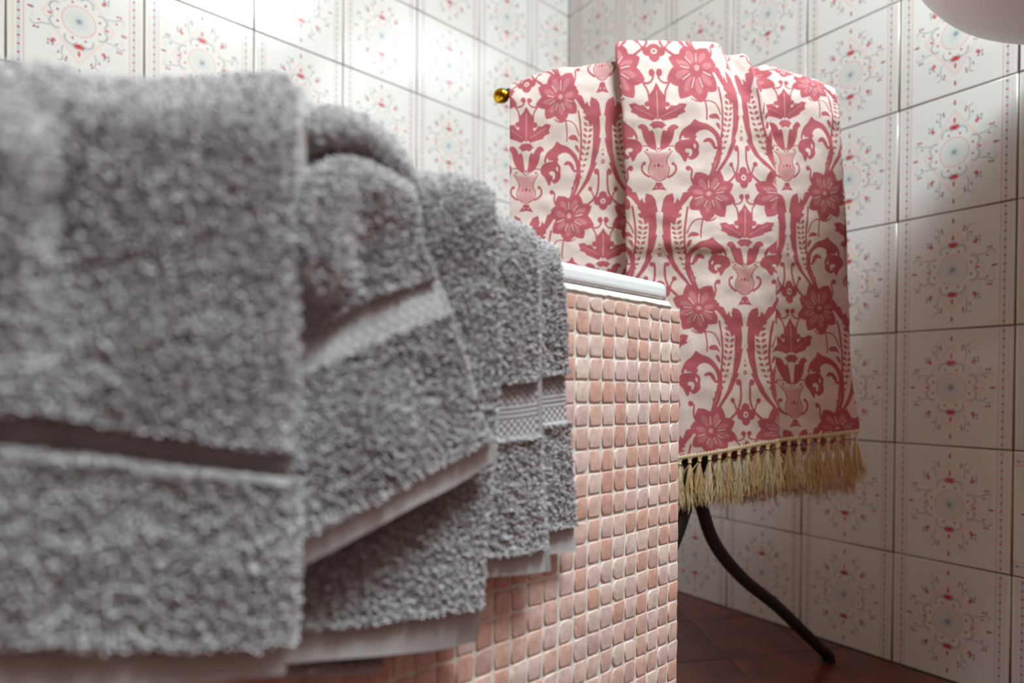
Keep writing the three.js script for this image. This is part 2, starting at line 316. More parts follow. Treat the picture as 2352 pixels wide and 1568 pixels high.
// floor: dark red tiles laid on the skew
{
  const grout = new THREE.MeshStandardMaterial({ color: '#4a2f28', roughness: 0.9 });
  const floor = structure(mesh('floor', box(RX - 0.12, 0.13, -0.12, -0.0012, -0.13, RZ + 0.12), grout), 'dark red mottled floor tiles laid on the skew', 'floor');
  const mats = [0.9, 1.0, 1.12].map((k) => new THREE.MeshPhysicalMaterial({ map: floorTex, color: new THREE.Color().setRGB(k, k, k), roughness: 0.32, roughnessMap: null, bumpMap: speck, bumpScale: 0.0002, clearcoat: 0.25, clearcoatRoughness: 0.25 }));
  const d = V(-0.517, 0, 0.856), n = V(0.856, 0, 0.517), P = 0.1715, off = 0.1795, off2 = 0.02;
  const clip = (poly, f) => { const o = []; for (let i = 0; i < poly.length; i++) { const a = poly[i], b = poly[(i + 1) % poly.length], fa = f(a), fb = f(b); if (fa >= 0) o.push(a); if (fa * fb < 0) { const t = fa / (fa - fb); o.push([a[0] + (b[0] - a[0]) * t, a[1] + (b[1] - a[1]) * t]); } } return o; };
  for (let i = -18; i < 16; i++) for (let j = -12; j < 24; j++) {
    const g = 0.0014; let poly = [];
    for (const [a, b] of [[g, g], [P - g, g], [P - g, P - g], [g, P - g]]) { const s = off + i * P + a, t = off2 + j * P + b; poly.push([n.x * s + d.x * t, n.z * s + d.z * t]); }
    poly = clip(poly, (p) => -0.004 - p[0]); if (poly.length > 2) poly = clip(poly, (p) => p[0] - RX - 0.004); if (poly.length > 2) poly = clip(poly, (p) => p[1] - 0.004); if (poly.length > 2) poly = clip(poly, (p) => RZ - 0.004 - p[1]);
    if (poly.length < 3) continue;
    let area = 0; poly.forEach((p, k) => { const q = poly[(k + 1) % poly.length]; area += p[0] * q[1] - q[0] * p[1]; }); if (Math.abs(area) < 0.0012) continue;
    if (poly.every((p) => p[0] < -0.70 && p[1] < 0.86)) continue;     // under the bathtub
    if (area > 0) poly.reverse();                                    // so that faces point up
    const N = poly.length, pos = [], uv = [], idx = [], cx = poly.reduce((s, p) => s + p[0], 0) / N, cz = poly.reduce((s, p) => s + p[1], 0) / N;
    const su = rnd(), sv = rnd();
    for (const [ins, y] of [[0, -0.002], [0, -0.0008], [0.018, 0]]) for (const p of poly) { pos.push(p[0] + (cx - p[0]) * ins, y, p[1] + (cz - p[1]) * ins); uv.push(p[0] / 0.4 + su, p[1] / 0.4 + sv); }
    for (let r = 0; r < 2; r++) for (let k = 0; k < N; k++) { const a = r * N + k, b = r * N + (k + 1) % N; idx.push(a, b, b + N, a, b + N, a + N); }
    for (let k = 1; k + 1 < N; k++) idx.push(2 * N, 2 * N + k, 2 * N + k + 1);
    mesh('floor_tile', bufGeo(pos, idx, uv), mats[Math.floor(rnd() * 3)], floor);
  }
}

// ---------------------------------------------------------------- bathtub with mosaic apron
const TUB = { x: -0.6546, z: 0.9208, x0: -2.34, top: 0.597, rimBot: 0.5785 };
const enamel = new THREE.MeshPhysicalMaterial({ color: '#f3f3f2', roughness: 0.12, clearcoat: 0.6, clearcoatRoughness: 0.04 });
const groutMosaic = new THREE.MeshStandardMaterial({ map: dataTex(128, (u, v) => { const n = 0.93 + 0.1 * tnoise(u, v, 20) + 0.05 * (rnd() - 0.5); return [0.95 * n, 0.93 * n, 0.89 * n]; }, true), roughness: 0.92, bumpMap: speck, bumpScale: 0.0003 });
const tub = thing('bathtub', 'white built-in bathtub with a pink mosaic apron', 'bathtub', V(0, 0, 0));
{
  const rr4 = (x0, x1, z0, z1, r) => { const s = new THREE.Shape(); const y0 = -z1, y1 = -z0; s.moveTo(x0 + r, y0); s.lineTo(x1 - r, y0); s.absarc(x1 - r, y0 + r, r, -Math.PI / 2, 0); s.lineTo(x1, y1 - r); s.absarc(x1 - r, y1 - r, r, 0, Math.PI / 2); s.lineTo(x0 + r, y1); s.absarc(x0 + r, y1 - r, r, Math.PI / 2, Math.PI); s.lineTo(x0, y0 + r); s.absarc(x0 + r, y0 + r, r, Math.PI, 1.5 * Math.PI); return s; };
  const bv = 0.0065;
  const shape = rr4(TUB.x0 + bv, -0.6658 - bv, 0.006 + bv, 0.9195 - bv, 0.012);
  shape.holes.push(rr4(TUB.x0 + 0.10, -0.6658 - 0.075, 0.085, 0.9195 - 0.075, 0.14));
  const h = TUB.top - TUB.rimBot;
  const g = new THREE.ExtrudeGeometry(shape, { depth: h - 2 * bv, bevelEnabled: true, bevelThickness: bv, bevelSize: bv, bevelSegments: 5, curveSegments: 16 }).rotateX(-Math.PI / 2).translate(0, TUB.rimBot + bv, 0);
  mesh('rim', g, enamel, tub);
  // the bowl: rings of rounded rectangles sinking to the bottom
  const ring = (k, y) => { const out = [], x0 = TUB.x0 + 0.10 + 0.10 * k, x1 = -0.741 - 0.12 * k, z0 = 0.085 + 0.06 * k, z1 = 0.8445 - 0.06 * k, r = 0.14; const q = [[x1 - r, z1 - r, 0], [x0 + r, z1 - r, 1], [x0 + r, z0 + r, 2], [x1 - r, z0 + r, 3]]; for (const [cx, cz, n] of q) for (let i = 0; i <= 8; i++) { const a = (n + i / 8) * Math.PI / 2; out.push([cx + r * Math.cos(a), y, cz + r * Math.sin(a)]); } return out; };
  const rings = [[0, 0.592], [0.05, 0.56], [0.35, 0.40], [0.7, 0.26], [0.9, 0.205], [1.3, 0.19]].map(([k, y]) => ring(k, y)), pos = [], idx = [], N = 36;
  rings.forEach((r) => r.forEach((p) => pos.push(...p)));
  for (let r = 0; r + 1 < rings.length; r++) for (let k = 0; k < N; k++) { const a = r * N + k, b = r * N + (k + 1) % N; idx.push(a, b + N, b, a, a + N, b + N); }
  const last = (rings.length - 1) * N; pos.push(-1.5, 0.188, 0.46); for (let k = 0; k < N; k++) idx.push(last + k, last + N, last + (k + 1) % N);
  const em2 = enamel.clone(); em2.side = THREE.DoubleSide; mesh('bowl', bufGeo(pos, idx), em2, tub);
}
// uneven sealant bead between rim and mosaic
{
  const pos = [], idx = [], N = 1100, M = 6; const L1 = 1.66, L2 = 0.9, T = L1 + L2;
  for (let i = 0; i <= N; i++) {
    const s = T * i / N, n1 = noise(s * 60, 1, 0), n2 = noise(s * 140, 5, 0);
    for (let j = 0; j < M; j++) {
      const t = j / (M - 1), y = 0.5790 - (0.0072 + 0.0013 * n1 + 0.0009 * n2) * t, o = -0.0006 + 0.0034 * t * t + 0.0012 * Math.sin(Math.PI * t) + 0.0007 * noise(s * 260, t * 4, 2) - (j === M - 1 ? 0.0028 : 0);
      const r = 0.012, x1 = -0.6635, z1 = 0.9185;
      let x, z; if (s < L1 - r) { x = x1 - r - (L1 - r - s); z = z1 + o; } else if (s < L1 + r * 0.57) { const a = (s - L1 + r) / (r * 1.57) * Math.PI / 2; x = x1 - r + (r + o) * Math.sin(a); z = z1 - r + (r + o) * Math.cos(a); } else { x = x1 + o; z = z1 - r - (s - L1 - r * 0.57); }
      pos.push(x, y, z);
    }
  }
  for (let i = 0; i < N; i++) for (let j = 0; j < M - 1; j++) { const a = i * M + j, b = a + M; idx.push(a, a + 1, b + 1, a, b + 1, b); }
  const m = mesh('sealant_bead', bufGeo(pos, idx), new THREE.MeshPhysicalMaterial({ color: '#e6e4d6', roughness: 0.7, side: THREE.DoubleSide, bumpMap: speck, bumpScale: 0.0002 }), tub); m.userData.label = 'uneven pale green sealant under the white rim';
}
{
  const apron = mesh('apron', mergeGeometries([box(TUB.x0, TUB.x - 0.0013, 0, 0.5735, 0.87, TUB.z - 0.0013), box(-0.71, TUB.x - 0.0013, 0, 0.5735, 0.006, 0.87)]), groutMosaic, tub);
  // stone variants: irregular tumbled outlines, 50 triangles each
  const stone = (w, h) => {
    const pts = []; const c = [[1, -1], [1, 1], [-1, 1], [-1, -1]];
    const skew = rr(-0.0006, 0.0006), bow = rr(0.0000, 0.0004);
    c.forEach(([sx, sy], k) => {
      const r = rnd() < 0.16 ? rr(0.0022, 0.0036) : rr(0.0005, 0.0013), X = sx * w / 2 + sy * skew, Y = sy * h / 2 + rr(-0.0005, 0.0005);
      const A = [X, Y - sy * r * rr(0.8, 1.2)], B = [X - sx * r * rr(0.8, 1.2), Y];
      if (k % 2) pts.push(B, A); else pts.push(A, B);
      if (k === 1) pts.push([rr(-0.002, 0.002), h / 2 + bow]); if (k === 3) pts.push([rr(-0.002, 0.002), -h / 2 - bow]);
    });
    // order: (1,-1):A(right side low) B(bottom) -> sort by angle for safety
    pts.sort((p, q) => Math.atan2(p[1] * w, p[0] * h) - Math.atan2(q[1] * w, q[0] * h));
    const N = pts.length, pos = [], nor = [], uv = [], idx = [], su = rnd(), sv = rnd(), rot = rnd() * 6.28;
    for (const [ins, z, k] of [[0, -0.0021, 1], [0.0002, -0.0006, 0.7], [0.0010, 0, 0.10]]) pts.forEach((p) => {
      const l = Math.hypot(p[0], p[1]); pos.push(p[0] - ins * p[0] / l * 1.2, p[1] - ins * p[1] / l * 1.2, z);
      const n = V(p[0] / l * k, p[1] / l * k, 1 - 0.7 * k).normalize(); nor.push(n.x, n.y, n.z);
      const a = p[0] / 0.05, b = p[1] / 0.05; uv.push(su + a * Math.cos(rot) - b * Math.sin(rot), sv + a * Math.sin(rot) + b * Math.cos(rot));
    });
    for (let r = 0; r < 2; r++) for (let k = 0; k < N; k++) { const a = r * N + k, b = r * N + (k + 1) % N; idx.push(a, b, b + N, a, b + N, a + N); }
    pos.push(0, 0, rr(0.0000, 0.0002)); nor.push(0, 0, 1); uv.push(su, sv); const c0 = 3 * N;
    for (let k = 0; k < N; k++) idx.push(2 * N + k, 2 * N + (k + 1) % N, c0);
    return bufGeo(pos, idx, uv, nor);
  };
  const PX = 0.016, PY = 0.020, G = 0.0017;
  const variants = Array.from({ length: 36 }, () => stone(PX - G + rr(-0.0006, 0.0004), PY - G + rr(-0.0007, 0.0004)));
  const cut = Array.from({ length: 8 }, () => stone(PX - G, 0.0135 - G));
  const cols = ['#e3bcac', '#e6c3b6', '#eacdc3', '#e0b29f', '#e8cac4', '#ddad9d', '#e4c6c0', '#edd3c8', '#dcb8af', '#e5beae'];
  const mats = cols.map((c) => new THREE.MeshPhysicalMaterial({ map: marble, color: c, roughness: 0.42, clearcoat: 0.12, clearcoatRoughness: 0.3 }));
  const list = [];
  for (let k = 0; k < 100; k++) for (let r = 0; r < 29; r++) {
    const sheet = 0.0009, x = TUB.x - 0.0006 - PX * (k + 0.5) - (k >= 10 ? sheet : 0), y = r === 0 ? 0.5577 + 0.0068 : 0.5577 - PY * (r - 0.5) + (r <= 9 ? 0.0003 : -0.0004);
    if (x < TUB.x0 + 0.02 || y < 0.008) continue;
    const d = V(x, y, TUB.z).sub(EYE), zc = d.dot(V(0.6782, -0.0082, -0.7348)), px = 1330 + 1306 * d.dot(V(0.7349, 0.0085, 0.6781)) / zc, py = 908.6 - 1306 * d.y / zc - 8;
    const covered = (x < -0.822 && y > 0.365) || (x < -0.862 && y > 0.352) || (x < -0.895 && y > 0.318) || (x < -0.975 && y > 0.308);
    const seen = zc > 0.1 && px > -20 && py < 1590 && !covered;
    list.push({ x, y, r, k, w: seen ? 1 / zc : 0, mat: Math.floor(rnd() * mats.length), v: Math.floor(rnd() * 36) });
  }
  list.sort((a, b) => b.w - a.w);
  const rest = [];
  const m4 = new THREE.Matrix4();
  list.forEach((t, i) => {
    const g = t.r === 0 ? cut[t.v % 8] : variants[t.v];
    if (i < 300 && t.w > 0) {
      const m = mesh('mosaic_stone', g, mats[t.mat], apron); m.position.set(t.x + rr(-0.0003, 0.0003), t.y + rr(-0.0003, 0.0003), TUB.z); m.rotation.set(rr(-0.02, 0.02), rr(-0.02, 0.02), rr(-0.02, 0.02));
    } else { const c = g.clone(); c.applyMatrix4(m4.makeTranslation(t.x, t.y, TUB.z)); (rest[t.mat % 3] ??= []).push(c); }
  });
  for (let k = 0; k < 57; k++) for (let r = 0; r < 29; r++) {         // the end of the bathtub
    const z = TUB.z - 0.002 - PX * (k + 0.5), y = r === 0 ? 0.5645 : 0.5577 - PY * (r - 0.5); if (z < 0.012 || y < 0.008) continue;
    const c = (r === 0 ? cut[(k * 3) % 8] : variants[Math.floor(rnd() * 36)]).clone(); c.rotateY(Math.PI / 2); c.translate(TUB.x, y, z); rest[k % 3].push(c);
  }
  rest.forEach((a, i) => { const m = mesh('mosaic_field', mergeGeometries(a), mats[i * 3], apron); m.userData.kind = 'stuff'; });
}

// ---------------------------------------------------------------- measured cloth and leg control points (metres)
const CTRL_T5=[[[-0.8596,0.5588,0.8350],[-0.8379,0.5601,0.8350],[-0.8161,0.5564,0.8350]],
[[-0.8596,0.6048,0.8680],[-0.8379,0.6061,0.8680],[-0.8161,0.6024,0.8680]],
[[-0.8596,0.6088,0.9050],[-0.8379,0.6101,0.9050],[-0.8161,0.6064,0.9050]],
[[-0.8730,0.5852,0.9270],[-0.8512,0.5886,0.9280],[-0.8265,0.5906,0.9270]],
[[-0.8744,0.5553,0.9320],[-0.8506,0.5579,0.9330],[-0.8250,0.5592,0.9320]],
[[-0.8726,0.4980,0.9330],[-0.8487,0.4998,0.9340],[-0.8225,0.5026,0.9330]],
[[-0.8715,0.4618,0.9330],[-0.8470,0.4626,0.9340],[-0.8206,0.4641,0.9330]],
[[-0.8702,0.4229,0.9340],[-0.8444,0.4222,0.9350],[-0.8173,0.4212,0.9340]],
[[-0.8675,0.3827,0.9330],[-0.8396,0.3811,0.9340],[-0.8121,0.3797,0.9330]],
[[-0.8661,0.3635,0.9330],[-0.8376,0.3609,0.9340],[-0.8090,0.3582,0.9330]]];
const CTRL_T4=[[[-0.9015,0.5649,0.8350],[-0.8846,0.5652,0.8350],[-0.8646,0.5660,0.8350],[-0.8411,0.5620,0.8350]],
[[-0.9015,0.6109,0.8680],[-0.8846,0.6112,0.8680],[-0.8646,0.6120,0.8680],[-0.8411,0.6080,0.8680]],
[[-0.9015,0.6149,0.9120],[-0.8846,0.6152,0.9120],[-0.8646,0.6160,0.9120],[-0.8411,0.6120,0.9120]],
[[-0.9155,0.5885,0.9380],[-0.9003,0.5905,0.9390],[-0.8779,0.5932,0.9390],[-0.8537,0.5935,0.9360]],
[[-0.9160,0.5466,0.9410],[-0.9001,0.5482,0.9420],[-0.8796,0.5503,0.9430],[-0.8548,0.5532,0.9410]],
[[-0.9155,0.4911,0.9420],[-0.8993,0.4925,0.9430],[-0.8787,0.4940,0.9440],[-0.8546,0.4970,0.9420]],
[[-0.9145,0.4543,0.9420],[-0.8982,0.4548,0.9430],[-0.8779,0.4554,0.9440],[-0.8530,0.4567,0.9420]],
[[-0.9138,0.4164,0.9430],[-0.8971,0.4158,0.9440],[-0.8752,0.4145,0.9440],[-0.8495,0.4126,0.9420]],
[[-0.9118,0.3748,0.9420],[-0.8946,0.3730,0.9430],[-0.8709,0.3711,0.9430],[-0.8453,0.3699,0.9410]],
[[-0.9103,0.3599,0.9410],[-0.8930,0.3573,0.9420],[-0.8688,0.3537,0.9420],[-0.8425,0.3507,0.9400]]];
const CTRL_T3=[[[-0.9741,0.5781,0.8350],[-0.9488,0.5799,0.8350],[-0.9256,0.5835,0.8350],[-0.9047,0.5851,0.8350],[-0.8861,0.5826,0.8350]],
[[-0.9741,0.6241,0.8680],[-0.9488,0.6259,0.8680],[-0.9256,0.6295,0.8680],[-0.9047,0.6311,0.8680],[-0.8861,0.6286,0.8680]],
[[-0.9741,0.6281,0.9150],[-0.9488,0.6299,0.9150],[-0.9256,0.6335,0.9170],[-0.9047,0.6351,0.9170],[-0.8861,0.6326,0.9170]],
[[-0.9890,0.6044,0.9450],[-0.9656,0.6069,0.9470],[-0.9431,0.6096,0.9490],[-0.9208,0.6114,0.9490],[-0.8988,0.6121,0.9440]],
[[-1.0003,0.5563,0.9490],[-0.9750,0.5600,0.9500],[-0.9475,0.5638,0.9520],[-0.9223,0.5676,0.9520],[-0.8987,0.5732,0.9480]],
[[-1.0097,0.5113,0.9490],[-0.9832,0.5127,0.9510],[-0.9507,0.5145,0.9530],[-0.9219,0.5162,0.9520],[-0.8974,0.5177,0.9490]],
[[-1.0181,0.4631,0.9470],[-0.9877,0.4618,0.9500],[-0.9522,0.4602,0.9510],[-0.9241,0.4589,0.9510],[-0.8984,0.4575,0.9480]],
[[-1.0243,0.4206,0.9460],[-0.9917,0.4163,0.9480],[-0.9567,0.4116,0.9490],[-0.9290,0.4077,0.9490],[-0.9047,0.4039,0.9470]],
[[-1.0326,0.3865,0.9450],[-0.9987,0.3808,0.9470],[-0.9618,0.3744,0.9480],[-0.9314,0.3691,0.9480],[-0.9059,0.3644,0.9460]],
[[-1.0378,0.3593,0.9450],[-1.0031,0.3528,0.9460],[-0.9644,0.3482,0.9480],[-0.9350,0.3446,0.9490],[-0.9084,0.3413,0.9470]],
[[-1.0386,0.3416,0.9440],[-1.0026,0.3344,0.9450],[-0.9638,0.3267,0.9470],[-0.9331,0.3200,0.9460],[-0.9070,0.3147,0.9380]]];
const CTRL_T3U=[[[-1.0403,0.4041,0.9330],[-1.0039,0.3979,0.9340],[-0.9724,0.3923,0.9340]],
[[-1.0402,0.3685,0.9330],[-1.0038,0.3595,0.9340],[-0.9716,0.3513,0.9340]],
[[-1.0401,0.3448,0.9330],[-1.0036,0.3349,0.9340],[-0.9731,0.3272,0.9340]],
[[-1.0400,0.3314,0.9330],[-1.0036,0.3205,0.9340],[-0.9741,0.3123,0.9340]]];
const CTRL_T2=[[[-1.0205,0.5843,0.8500],[-1.0038,0.5891,0.8500],[-0.9858,0.5899,0.8500],[-0.9743,0.5812,0.8500],[-0.9657,0.5707,0.8500],[-0.9619,0.5604,0.8500]],
[[-1.0205,0.6423,0.8850],[-1.0038,0.6471,0.8850],[-0.9858,0.6479,0.8850],[-0.9743,0.6392,0.8850],[-0.9657,0.6287,0.8850],[-0.9619,0.6184,0.8850]],
[[-1.0205,0.6443,0.9300],[-1.0038,0.6491,0.9300],[-0.9858,0.6499,0.9300],[-0.9743,0.6412,0.9350],[-0.9657,0.6307,0.9380],[-0.9619,0.6204,0.9420]],
[[-1.0308,0.6202,0.9650],[-1.0168,0.6236,0.9680],[-1.0008,0.6251,0.9680],[-0.9886,0.6214,0.9650],[-0.9773,0.6166,0.9600],[-0.9678,0.6125,0.9560]],
[[-1.0293,0.6138,0.9600],[-1.0156,0.6189,0.9580],[-1.0004,0.6240,0.9560],[-0.9886,0.6229,0.9550],[-0.9777,0.6189,0.9540],[-0.9680,0.6140,0.9530]],
[[-1.0269,0.6091,0.9520],[-1.0107,0.6208,0.9400],[-0.9958,0.6300,0.9360],[-0.9836,0.6309,0.9380],[-0.9750,0.6240,0.9450],[-0.9685,0.6123,0.9540]],
[[-1.0316,0.5905,0.9680],[-1.0230,0.5932,0.9740],[-1.0144,0.5980,0.9770],[-0.9999,0.5996,0.9720],[-0.9860,0.5994,0.9680],[-0.9687,0.5949,0.9620]],
[[-1.0364,0.5634,0.9780],[-1.0306,0.5647,0.9880],[-1.0203,0.5693,0.9860],[-1.0055,0.5732,0.9700],[-0.9879,0.5737,0.9670],[-0.9640,0.5788,0.9640]],
[[-1.0373,0.5400,0.9780],[-1.0318,0.5393,0.9890],[-1.0200,0.5501,0.9820],[-1.0062,0.5524,0.9660],[-0.9878,0.5591,0.9670],[-0.9609,0.5701,0.9650]],
[[-1.0344,0.5179,0.9660],[-1.0259,0.5221,0.9640],[-1.0164,0.5274,0.9650],[-1.0023,0.5344,0.9670],[-0.9827,0.5440,0.9670],[-0.9545,0.5556,0.9650]],
[[-1.0363,0.4936,0.9680],[-1.0270,0.4983,0.9680],[-1.0144,0.5043,0.9690],[-0.9986,0.5133,0.9700],[-0.9761,0.5246,0.9700],[-0.9461,0.5375,0.9660]],
[[-1.0387,0.4655,0.9700],[-1.0281,0.4684,0.9720],[-1.0108,0.4746,0.9720],[-0.9913,0.4826,0.9760],[-0.9652,0.4925,0.9700],[-0.9320,0.4985,0.9660]],
[[-1.0405,0.4379,0.9720],[-1.0262,0.4419,0.9730],[-1.0069,0.4493,0.9740],[-0.9862,0.4562,0.9760],[-0.9565,0.4629,0.9700],[-0.9222,0.4709,0.9660]],
[[-1.0410,0.4111,0.9720],[-1.0240,0.4172,0.9730],[-1.0017,0.4254,0.9730],[-0.9765,0.4355,0.9720],[-0.9471,0.4466,0.9690],[-0.9137,0.4577,0.9660]],
[[-1.0414,0.3964,0.9700],[-1.0212,0.4029,0.9710],[-0.9961,0.4124,0.9710],[-0.9701,0.4220,0.9700],[-0.9398,0.4310,0.9670],[-0.9089,0.4442,0.9650]]];
const CTRL_T1=[[[-1.1977,0.5443,0.8400],[-1.1669,0.5529,0.8400],[-1.1361,0.5628,0.8400],[-1.1236,0.5679,0.8400],[-1.1079,0.5681,0.8400],[-1.0786,0.5777,0.8400],[-1.0477,0.5901,0.8400],[-1.0283,0.5966,0.8400],[-1.0215,0.5962,0.8400]],
[[-1.1977,0.6003,0.8700],[-1.1669,0.6089,0.8700],[-1.1361,0.6188,0.8700],[-1.1236,0.6239,0.8700],[-1.1079,0.6241,0.8700],[-1.0786,0.6337,0.8700],[-1.0477,0.6461,0.8700],[-1.0283,0.6526,0.8700],[-1.0215,0.6522,0.8700]],
[[-1.1977,0.6043,0.9250],[-1.1669,0.6129,0.9250],[-1.1361,0.6228,0.9250],[-1.1236,0.6279,0.9250],[-1.1079,0.6281,0.9250],[-1.0786,0.6377,0.9250],[-1.0477,0.6501,0.9250],[-1.0283,0.6566,0.9250],[-1.0215,0.6562,0.9300]],
[[-1.1877,0.5779,0.9720],[-1.1607,0.5841,0.9750],[-1.1339,0.5870,0.9850],[-1.1235,0.5950,0.9720],[-1.1101,0.5950,0.9760],[-1.0852,0.6015,0.9780],[-1.0590,0.6110,0.9780],[-1.0419,0.6176,0.9760],[-1.0274,0.6285,0.9620]],
[[-1.1856,0.5618,0.9820],[-1.1594,0.5687,0.9850],[-1.1334,0.5708,0.9960],[-1.1235,0.5804,0.9740],[-1.1103,0.5810,0.9820],[-1.0861,0.5871,0.9850],[-1.0607,0.5941,0.9860],[-1.0438,0.5999,0.9830],[-1.0298,0.6079,0.9700]],
[[-1.1843,0.5357,0.9880],[-1.1588,0.5405,0.9900],[-1.1334,0.5443,0.9960],[-1.1235,0.5503,0.9770],[-1.1104,0.5511,0.9860],[-1.0867,0.5550,0.9900],[-1.0612,0.5604,0.9890],[-1.0444,0.5644,0.9860],[-1.0329,0.5692,0.9740]],
[[-1.1839,0.5071,0.9900],[-1.1586,0.5092,0.9920],[-1.1336,0.5114,0.9920],[-1.1234,0.5129,0.9840],[-1.1106,0.5136,0.9900],[-1.0867,0.5156,0.9910],[-1.0613,0.5179,0.9900],[-1.0445,0.5196,0.9870],[-1.0377,0.5200,0.9770]],
[[-1.1838,0.4807,0.9910],[-1.1586,0.4795,0.9920],[-1.1336,0.4778,0.9920],[-1.1234,0.4763,0.9900],[-1.1106,0.4735,0.9910],[-1.0866,0.4673,0.9910],[-1.0609,0.4603,0.9890],[-1.0443,0.4562,0.9870],[-1.0428,0.4544,0.9780]],
[[-1.1840,0.4729,0.9900],[-1.1587,0.4707,0.9910],[-1.1336,0.4675,0.9900],[-1.1234,0.4651,0.9880],[-1.1105,0.4624,0.9900],[-1.0864,0.4567,0.9900],[-1.0606,0.4511,0.9880],[-1.0440,0.4475,0.9860],[-1.0435,0.4457,0.9780]],
[[-1.1845,0.4409,0.9880],[-1.1589,0.4367,0.9900],[-1.1337,0.4321,0.9890],[-1.1234,0.4298,0.9870],[-1.1104,0.4280,0.9890],[-1.0861,0.4231,0.9880],[-1.0603,0.4175,0.9870],[-1.0433,0.4134,0.9840],[-1.0453,0.4123,0.9770]],
[[-1.1852,0.4113,0.9850],[-1.1593,0.4041,0.9870],[-1.1337,0.3964,0.9880],[-1.1233,0.3926,0.9870],[-1.1103,0.3884,0.9870],[-1.0858,0.3797,0.9860],[-1.0595,0.3719,0.9840],[-1.0426,0.3679,0.9820],[-1.0469,0.3677,0.9750]],
[[-1.1854,0.3975,0.9840],[-1.1594,0.3890,0.9860],[-1.1337,0.3799,0.9870],[-1.1233,0.3756,0.9860],[-1.1102,0.3710,0.9860],[-1.0856,0.3627,0.9850],[-1.0592,0.3568,0.9830],[-1.0423,0.3524,0.9810],[-1.0479,0.3533,0.9740]]];
